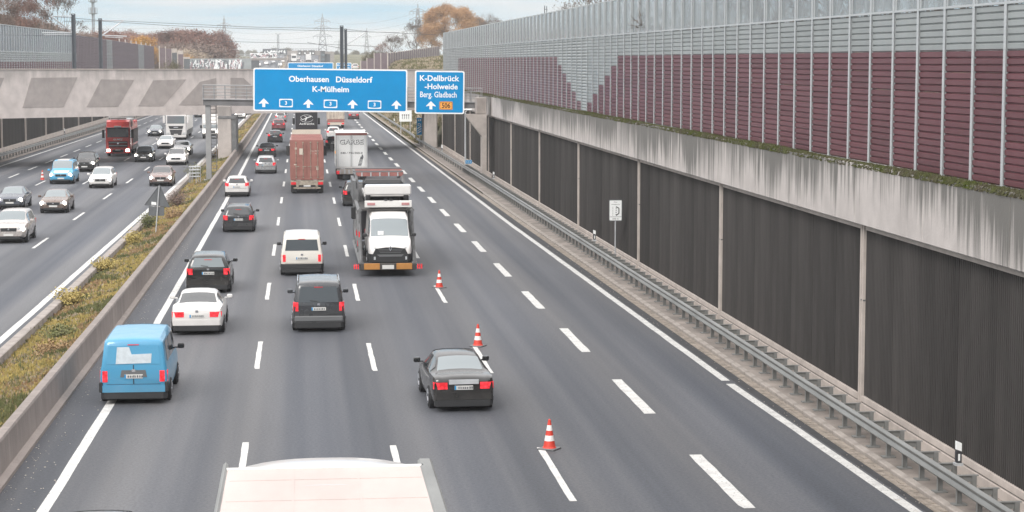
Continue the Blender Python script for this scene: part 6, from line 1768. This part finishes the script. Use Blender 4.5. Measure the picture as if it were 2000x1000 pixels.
# median planting: low herbs, leaf by leaf
def noise2(x, y, s):
    v = 0
    for k, (a, b2, c, d) in enumerate(((.21, .9, 1.1, 0), (.53, .37, 2.3, 1), (1.07, -.61, .7, 2), (-.13, 1.9, .2, 3))): v += math.sin(a * y + b2 * x + c * s + d) / 4
    return v
GM = {'green': leafmat('median_green', (.10, .115, .05), (.15, .16, .07), (.20, .195, .10), 1.2),
      'gold': leafmat('median_yellow_leaves', (.32, .265, .10), (.40, .325, .12), (.47, .37, .15), 2.0),
      'ochre': leafmat('median_ochre', (.27, .175, .10), (.33, .225, .125), (.35, .265, .16), 1.5),
      'straw': leafmat('median_straw', (.30, .25, .185), (.37, .315, .23), (.43, .365, .28), 1.5)}
mbs = {k: MB() for k in GM}
r = random.Random(77)
def herb(mb, p, n, h, s):
    for i in range(n):
        a = r.random() * 6.283; rad = s * r.random()
        b0 = Vector((p[0] + rad * math.cos(a), p[1] + rad * math.sin(a), p[2] - .02))
        tip = b0 + Vector((math.cos(a) * s * r.uniform(.2, 1.1), math.sin(a) * s * r.uniform(.2, 1.1), h * r.uniform(.4, 1.0)))
        w_ = s * r.uniform(.18, .40); q = Vector((-math.sin(a) * w_, math.cos(a) * w_, 0)); mid = b0.lerp(tip, .6) + Vector((0, 0, h * .12))
        mb.add([b0, mid - q, tip, mid + q], [[0, 1, 2, 3]])
for band, (ya, yb, n) in enumerate(((40, 75, 22000), (75, 130, 17000), (130, 240, 9000), (240, 385, 3500))):
    for i in range(n):
        y = r.uniform(ya, yb); t = r.random(); x0, x1 = lerp(KERBL, y) + .40, lerp(BASE, y) - .46
        x = x0 + (x1 - x0) * t; z = -.28 + .58 * t
        a = noise2(x, y, 1); b2 = noise2(x * 1.4, y * .8, 5); e = r.random()
        if a > .12 and e < .75: k = 'gold'
        elif b2 > .22 and e < .7: k = 'ochre'
        elif a < -.22 and e < .7: k = 'green'
        else: k = r.choice(('green', 'gold', 'straw', 'ochre', 'straw', 'gold'))
        herb(mbs[k], (x, y, z), 6 if band < 2 else 5, r.uniform(.06, .22) * (1.5 if k == 'green' and r.random() < .4 else 1), r.uniform(.03, .075) * (1 + .45 * band))
for k, mb in mbs.items():
    me = mb.mesh('ground_cover', GM[k], fixn=False); o = inst('ground_cover', me); o['kind'] = 'stuff'
def shrub(u, v, label, crown, h, wd, seed, z=0.1):
    p = G(u, v, z); p.z = 0.0 - .1
    rs = random.Random(seed); st, cr = MB(), MB()
    for i in range(16):
        a = rs.random() * 6.283; q = Vector((math.cos(a) * wd * rs.random(), math.sin(a) * wd * rs.random(), h * rs.uniform(.5, 1)))
        st.tube((0, 0, 0), q * .6, .02, .012, n=4, cap=False); st.tube(q * .6, q, .012, .006, n=4, cap=False)
        for j in range(64):
            c = q * rs.uniform(.35, 1.05) + Vector((rs.gauss(0, .16), rs.gauss(0, .16), rs.gauss(0, .12)))
            aa = Vector((rs.gauss(0, 1), rs.gauss(0, 1), rs.gauss(0, 1))).normalized(); bb = aa.orthogonal().normalized(); s = rs.uniform(.025, .06)
            cr.add([c - aa * s, c + bb * s * .7, c + aa * s, c - bb * s * .7], [[0, 1, 2, 3]])
    o = empty('shrub', p, 0, label, 'shrub')
    inst('stems', st.mesh('stems', M['bark'], fixn=False), o); inst('foliage', cr.mesh('foliage', crown, fixn=False), o)
shrub(432, 306, 'orange brown shrub at the foot of the bridge pier', GM['ochre'], 1.2, 1.0, 1)
shrub(380, 345, 'green shrub below the gantry post', GM['green'], 1.3, .8, 2)
shrub(345, 400, 'purplish leafless shrub right of the triangular sign', LF['purple'], 1.1, .8, 3)
shrub(338, 428, 'orange shrub at the lower right of the triangular sign', GM['ochre'], .95, .8, 4)
shrub(290, 440, 'green weeds left of the triangular sign pole', GM['green'], .8, .6, 5)
shrub(258, 470, 'yellow shrub by the median kerb below the triangular sign', GM['gold'], .7, .6, 6)
shrub(140, 585, 'yellow leaved shrub halfway along the near median', GM['gold'], .55, .6, 7)
shrub(118, 655, 'dark green weeds in the middle of the near median', GM['green'], .5, .7, 8)
shrub(105, 690, 'reddish shrub against the near barrier top', GM['ochre'], .5, .5, 9)
shrub(205, 520, 'pale straw tuft with yellow leaves left of the barrier', GM['gold'], .5, .6, 10)
# verge and embankment grass beyond the bridge
mb, mb2 = MB(), MB()
for i in range(16000):
    y = 236 + 260 * r.random() ** 1.3; x = lerp(GUT, y) + 1.0 + 22 * r.random()
    m_ = mb if noise2(x * .5, y * .4, 9) + r.gauss(0, .25) > .05 else mb2
    herb(m_, (x, y, gz(x, y)), 4, r.uniform(.3, .8), r.uniform(.2, .5))
o = inst('embankment_grass', mb.mesh('embankment_grass', GM['straw'], fixn=False)); o['kind'] = 'stuff'
o = inst('embankment_grass', mb2.mesh('embankment_grass', leafmat('verge_grass', (.11, .115, .05), (.16, .15, .07), (.22, .19, .10), .6), fixn=False)); o['kind'] = 'stuff'
# dead leaves and grit along the gutters
mb = MB()
for i in range(420):
    y = 40 + 70 * r.random() ** 1.5; s = r.choice((0, 1, 1))
    x = lerp(GUT, y) - r.random() * .5 if s == 0 else lerp(BASE, y) + .05 + abs(r.gauss(0, .45))
    q = r.uniform(.012, .035); a = r.random() * 3
    mb.add([(x - q * math.cos(a), y - q * math.sin(a), .006), (x + q * math.sin(a) * .6, y - q * math.cos(a) * .6, .014), (x + q * math.cos(a), y + q * math.sin(a), .006), (x - q * math.sin(a) * .6, y + q * math.cos(a) * .6, .02)], [[0, 1, 2, 3]])
o = mb.build('litter', M['cream']); o['kind'] = 'stuff'

# ================================================================ FAR BACKGROUND
# stepped noise barrier on the embankment at right
P0, P1 = at(757, 450), at(858, 560)
fb = empty('noise_barrier', (P0.x, P0.y, 0), math.atan2(P1.y - P0.y, P1.x - P0.x), 'distant brown panelled noise barrier stepping down the embankment on the right', 'noise barrier')
Lb = (Vector((P1.x, P1.y)) - Vector((P0.x, P0.y))).length
zt0, zt1 = D(757, 104, P0.y).z, D(858, 90, P1.y).z; zl0, zl1 = D(757, 127, P0.y).z, D(858, 112, P1.y).z
n = 25
for i in range(n):
    s0, s1 = Lb * i / n, Lb * (i + 1) / n; t = i / n
    za, zb_ = zl0 + (zl1 - zl0) * t, zt0 + (zt1 - zt0) * t
    MB().box(s0 + .12, s1 - .12, -.06, .06, za - 1.5, zb_).build('panel', M['purple'], fb)
    MB().box(s0 - .12, s0 + .12, -.15, .10, za - 1.5, zb_ + .1).build('post', M['concrete_light'], fb)
for k, (u0, u1, vt, vb) in enumerate(((744, 757, 104, 127), (731, 744, 104, 129), (717, 731, 114, 131), (705, 717, 119, 133))):
    Y = 440 - 6 * k; a, b2 = D(u0, vt, Y), D(u1, vb, Y)
    o = MB().box(a.x + .05, b2.x - .1, Y - .06, Y + .06, b2.z - 2, a.z).build('panel', M['purple']); o.parent = fb; o.matrix_parent_inverse = (Matrix.Translation(fb.location) @ Matrix.Rotation(fb.rotation_euler.z, 4, 'Z')).inverted()
    o = MB().box(a.x - .15, a.x + .05, Y - .12, Y + .1, b2.z - 2, a.z + .1).build('post', M['concrete_light']); o.parent = fb; o.matrix_parent_inverse = (Matrix.Translation(fb.location) @ Matrix.Rotation(fb.rotation_euler.z, 4, 'Z')).inverted()
# stepped wall pieces right of the left noise barrier
st_ = empty('stepped_wall', at(355, 470), 0, 'stepped grey wall sections with pale caps right of the left noise barrier', 'wall')
for k, (u0, u1, vt, vb, mt) in enumerate(((311, 323, 94, 114, 'purple'), (323, 335, 95, 118, 'purple'), (335, 346, 103, 128, 'sign_grey'), (347, 358, 106, 128, 'purple'), (358, 371, 115, 132, 'sign_grey'))):
    Y = 470 + 8 * k; a, b2 = D(u0, vt, Y), D(u1, vb, Y)
    under(st_, MB().box(a.x, b2.x, Y - .1, Y + .1, b2.z - 4, a.z).build('panel', M[mt]))
    under(st_, MB().box(a.x - .12, a.x + .12, Y - .2, Y + .15, b2.z - 4, a.z + .5).build('post', M['concrete_light']))
    if k in (2, 3, 4): under(st_, MB().box(a.x, b2.x, Y - .16, Y + .16, a.z, a.z + (1.0, .9, .5)[k - 2]).build('cap', M['concrete_light']))
# graffiti wall and far overpass
def scrawl(par, x0, x1, z0, z1, y, n, seed, mts, wd):
    rs = random.Random(seed)
    for k, mt in enumerate(mts):
        mb = MB()
        cw_ = (x1 - x0) / n
        for i in range(n):
            cx = x0 + cw_ * (i + .5); pts = []
            for j in range(rs.choice((4, 5, 6))): pts.append((cx + rs.uniform(-.62, .62) * cw_, z0 + (z1 - z0) * rs.choice((.08, .3, .5, .72, .93)) ))
            for p, q in zip(pts, pts[1:]): mb.tube((p[0], y - .01 * k, p[1]), (q[0], y - .01 * k, q[1]), wd * rs.uniform(.7, 1.2), n=4)
        mb.build('graffiti', mt, par)
Y = 505; a, b2 = D(357, 114.5, Y), D(491, 137, Y)
gw = empty('graffiti_wall', (a.x, Y, 0), 0, 'low pale wall covered in black and white graffiti beyond the bridge on the left', 'wall')
W_ = b2.x - a.x
MB().box(0, W_, 0, .5, 2, a.z, c=.02).build('wall', M['greysheet'], gw)
pink = mat('pink_spray', (.62, .40, .42), .7); blackp = M['black_print']
grey_spray = mat('grey_spray', (.20, .21, .225), .7)
scrawl(gw, .3, W_ - 2, b2.z, a.z - .1, -.03, 15, 5, [M['sign_white'], grey_spray, M['sign_white']], .13)
scrawl(gw, .3, W_ - 2, b2.z, a.z - .1, -.06, 17, 8, [grey_spray, pink], .07)
Y = 620; a, b2, c = D(461, 113.5, Y), D(560, 118, Y), D(461, 107, Y)
ov = empty('footbridge', (a.x, Y, 0), 0, 'low concrete footbridge with a railing and graffiti panels behind the graffiti wall', 'bridge')
W_ = b2.x - a.x; zt_, zb_ = a.z, b2.z
MB().box(0, W_, 0, 3, zb_, zt_).build('deck', M['pier'], ov)
mb = MB()
for i in range(16): mb.bar((W_ * i / 15, .05, zt_), (W_ * i / 15, .05, c.z), .06)
for h_ in (.5, 1.0): mb.bar((0, .05, zt_ + (c.z - zt_) * h_), (W_, .05, zt_ + (c.z - zt_) * h_), .06)
mb.build('railing', M['galv'], ov)
q0, q1 = D(488, 104, Y).x - a.x, D(541, 104, Y).x - a.x
MB().box(q0, q1, .12, .2, zt_, D(488, 104, Y).z).build('graffiti_panel', M['sign_white'], ov)
scrawl(ov, q0, q1, zt_ + .1, D(488, 104.5, Y).z, .08, 7, 12, [pink, blackp], .07)
q0, q1 = D(489, 118, Y).x - a.x, D(506, 118, Y).x - a.x
MB().box(q0, q1, .2, 2.8, zb_ - 4, zb_).build('abutment', M['sign_grey'], ov)
Y = 900; a, b2 = D(513, 95.5, Y), D(561, 107.5, Y)
fo = empty('road_overpass', (a.x, Y, 0), 0, 'grey overpass beam with white block graffiti far behind the footbridge', 'bridge')
W_ = b2.x - a.x
MB().box(0, W_, 0, 6, b2.z, a.z).build('beam', M['sign_grey'], fo)
scrawl(fo, .6, W_ - .5, b2.z + .6, a.z - .4, -.05, 8, 31, [M['sign_white']], .22)
for x in (.8, W_ - .8): MB().box(x - .5, x + .5, .5, 5, 0, b2.z).build('pillar', M['pier'], fo)
Y = 960; a, b2 = D(561, 99, Y), D(628, 108, Y)
fo = empty('road_overpass', (a.x, Y, 0), 0, 'brownish overpass far up the road with dark signal boxes on it', 'bridge')
W_ = b2.x - a.x
MB().box(0, W_, 0, 8, b2.z, a.z).box(W_, W_ + 6, 0, 8, 8, a.z - .4).build('beam', M['pier'], fo)
mb = MB()
for i in range(22): mb.bar((W_ * i / 21, .1, a.z), (W_ * i / 21, .1, a.z + .9), .09)
mb.bar((0, .1, a.z + .9), (W_, .1, a.z + .9), .1); mb.build('railing', M['steel_dark'], fo)
for u in (585, 595.5, 606, 611.5):
    x = D(u, 100, Y).x - a.x; MB().box(x - .8, x + .8, -.6, -.1, b2.z + .2, a.z + .2).build('signal_box', M['steel_dark'], fo); MB().box(x - .35, x + .35, -.66, -.6, b2.z + .7, b2.z + 1.3).build('signal_lamp', M['sign_white'], fo)
for x in (.8, W_ - .8): MB().box(x - .6, x + .6, .5, 7, 4, b2.z).build('pillar', M['pier'], fo)
Y = 700; a, b2 = D(626, 101, Y), D(645, 124, Y)
bk = empty('dark_building', (a.x, Y, 0), 0, 'dark blue grey block beside the far road right of the overpass', 'building')
W_ = b2.x - a.x
MB().box(0, W_ * .45, 0, 6, 2, a.z).box(W_ * .45, W_, 1, 7, 2, a.z - 1).build('wall', M['sign_grey'], bk)
MB().box(-.1, W_ * .45 + .1, -.1, 6.1, a.z, a.z + .3).box(W_ * .45 + .1, W_ + .1, .9, 7.1, a.z - 1, a.z - .7).build('roof', M['steel_dark'], bk)
for z in (a.z - 1.4, a.z - 3.0): MB().box(.3, W_ * .42, -.05, .02, z, z + .7).build('window', M['glass_light'], bk)
# far traffic climbing the road beyond the signs
def far_at(u, v, X_=None):
    best = None
    for Y in range(430, 1650, 4):
        vv = 118 + (CAMH - rz(Y)) * FPX / Y * 1.0
        if best is None or abs(vv - v) < best[0]: best = (abs(vv - v), Y)
    Y = best[1]; x = ray(u, 118); return Vector((x.x / x.y * Y, Y, 0))
def far_truck(u, v, label, col, h=3.9, away=True, front=None):
    q = far_at(u, v)
    t = empty('box_truck', (q.x, q.y, rz(q.y)), 0 if away else math.pi, label, 'truck')
    MB().box(-1.27, 1.27, .1, 8, 1.0, h, c=.05).build('box_body', col, t)
    if front: MB().box(-1.0, 1.0, .02, .1, 1.9, 2.9).build('windscreen', front, t); MB().box(-1.2, 1.2, -.1, .1, .5, 1.0).build('bumper', M['white_box'], t)
    else: MB().box(-1.2, 1.2, 0, .1, .5, .98).build('bumper', M['chassis'], t)
    truck_wheels(t, (-1.02, 1.02), (1.5, 6.5), .5)
far_truck(574, 121, 'tiny white truck with dark front just above the left end of the far blue sign', M['white_box'], 3.9, True, M['glass'])
far_truck(602.5, 121, 'tiny white box truck above the middle of the far blue sign', P['white'], 3.7)
for i, (u, v, k, c, l) in enumerate(((582, 117, 'van', 'white', 'tiny white van between the two tiny trucks'), (590, 123, 'hatch', 'silver', 'tiny silver car low between the tiny trucks'), (617, 123, 'hatch', 'white', 'tiny white car right of the tiny white box truck'),
        (505, 130, 'van', 'white', 'far white van under the footbridge, leftmost of the group'), (520, 127, 'van', 'white', 'far white van under the footbridge, second of the group'), (534, 124, 'hatch', 'silver', 'far silver car under the footbridge'), (547, 130, 'van', 'white', 'far white van under the footbridge, next to the far blue sign'), (553, 122, 'hatch', 'white', 'far white car at the right end of the footbridge'))):
    car(k, c, far_at(u, v), l, cat='van' if k == 'van' else 'car', away=u > 560, small=True, detail=False, lit=False)
q = D(694, 136.5, 560); car('suv', 'white', (q.x, 560), 'far pale car right of the small far exit sign', small=True, detail=False, lit=False, z=q.z - rz(560))

# ================================================================ AIR
HAZE = 0.00022
if HAZE > 0:
    hm = bpy.data.materials.new('haze'); hm.use_nodes = True
    nd, lk = hm.node_tree.nodes, hm.node_tree.links; nd.clear()
    pv = nd.new('ShaderNodeVolumePrincipled'); pv.inputs['Color'].default_value = (.93, .95, .97, 1); pv.inputs['Density'].default_value = HAZE; pv.inputs['Anisotropy'].default_value = 0.2
    ou = nd.new('ShaderNodeOutputMaterial'); lk.new(pv.outputs[0], ou.inputs['Volume'])
    o = MB().box(-3200, 3200, -150, 5000, -2, 70).build('haze', hm); o['kind'] = 'stuff'
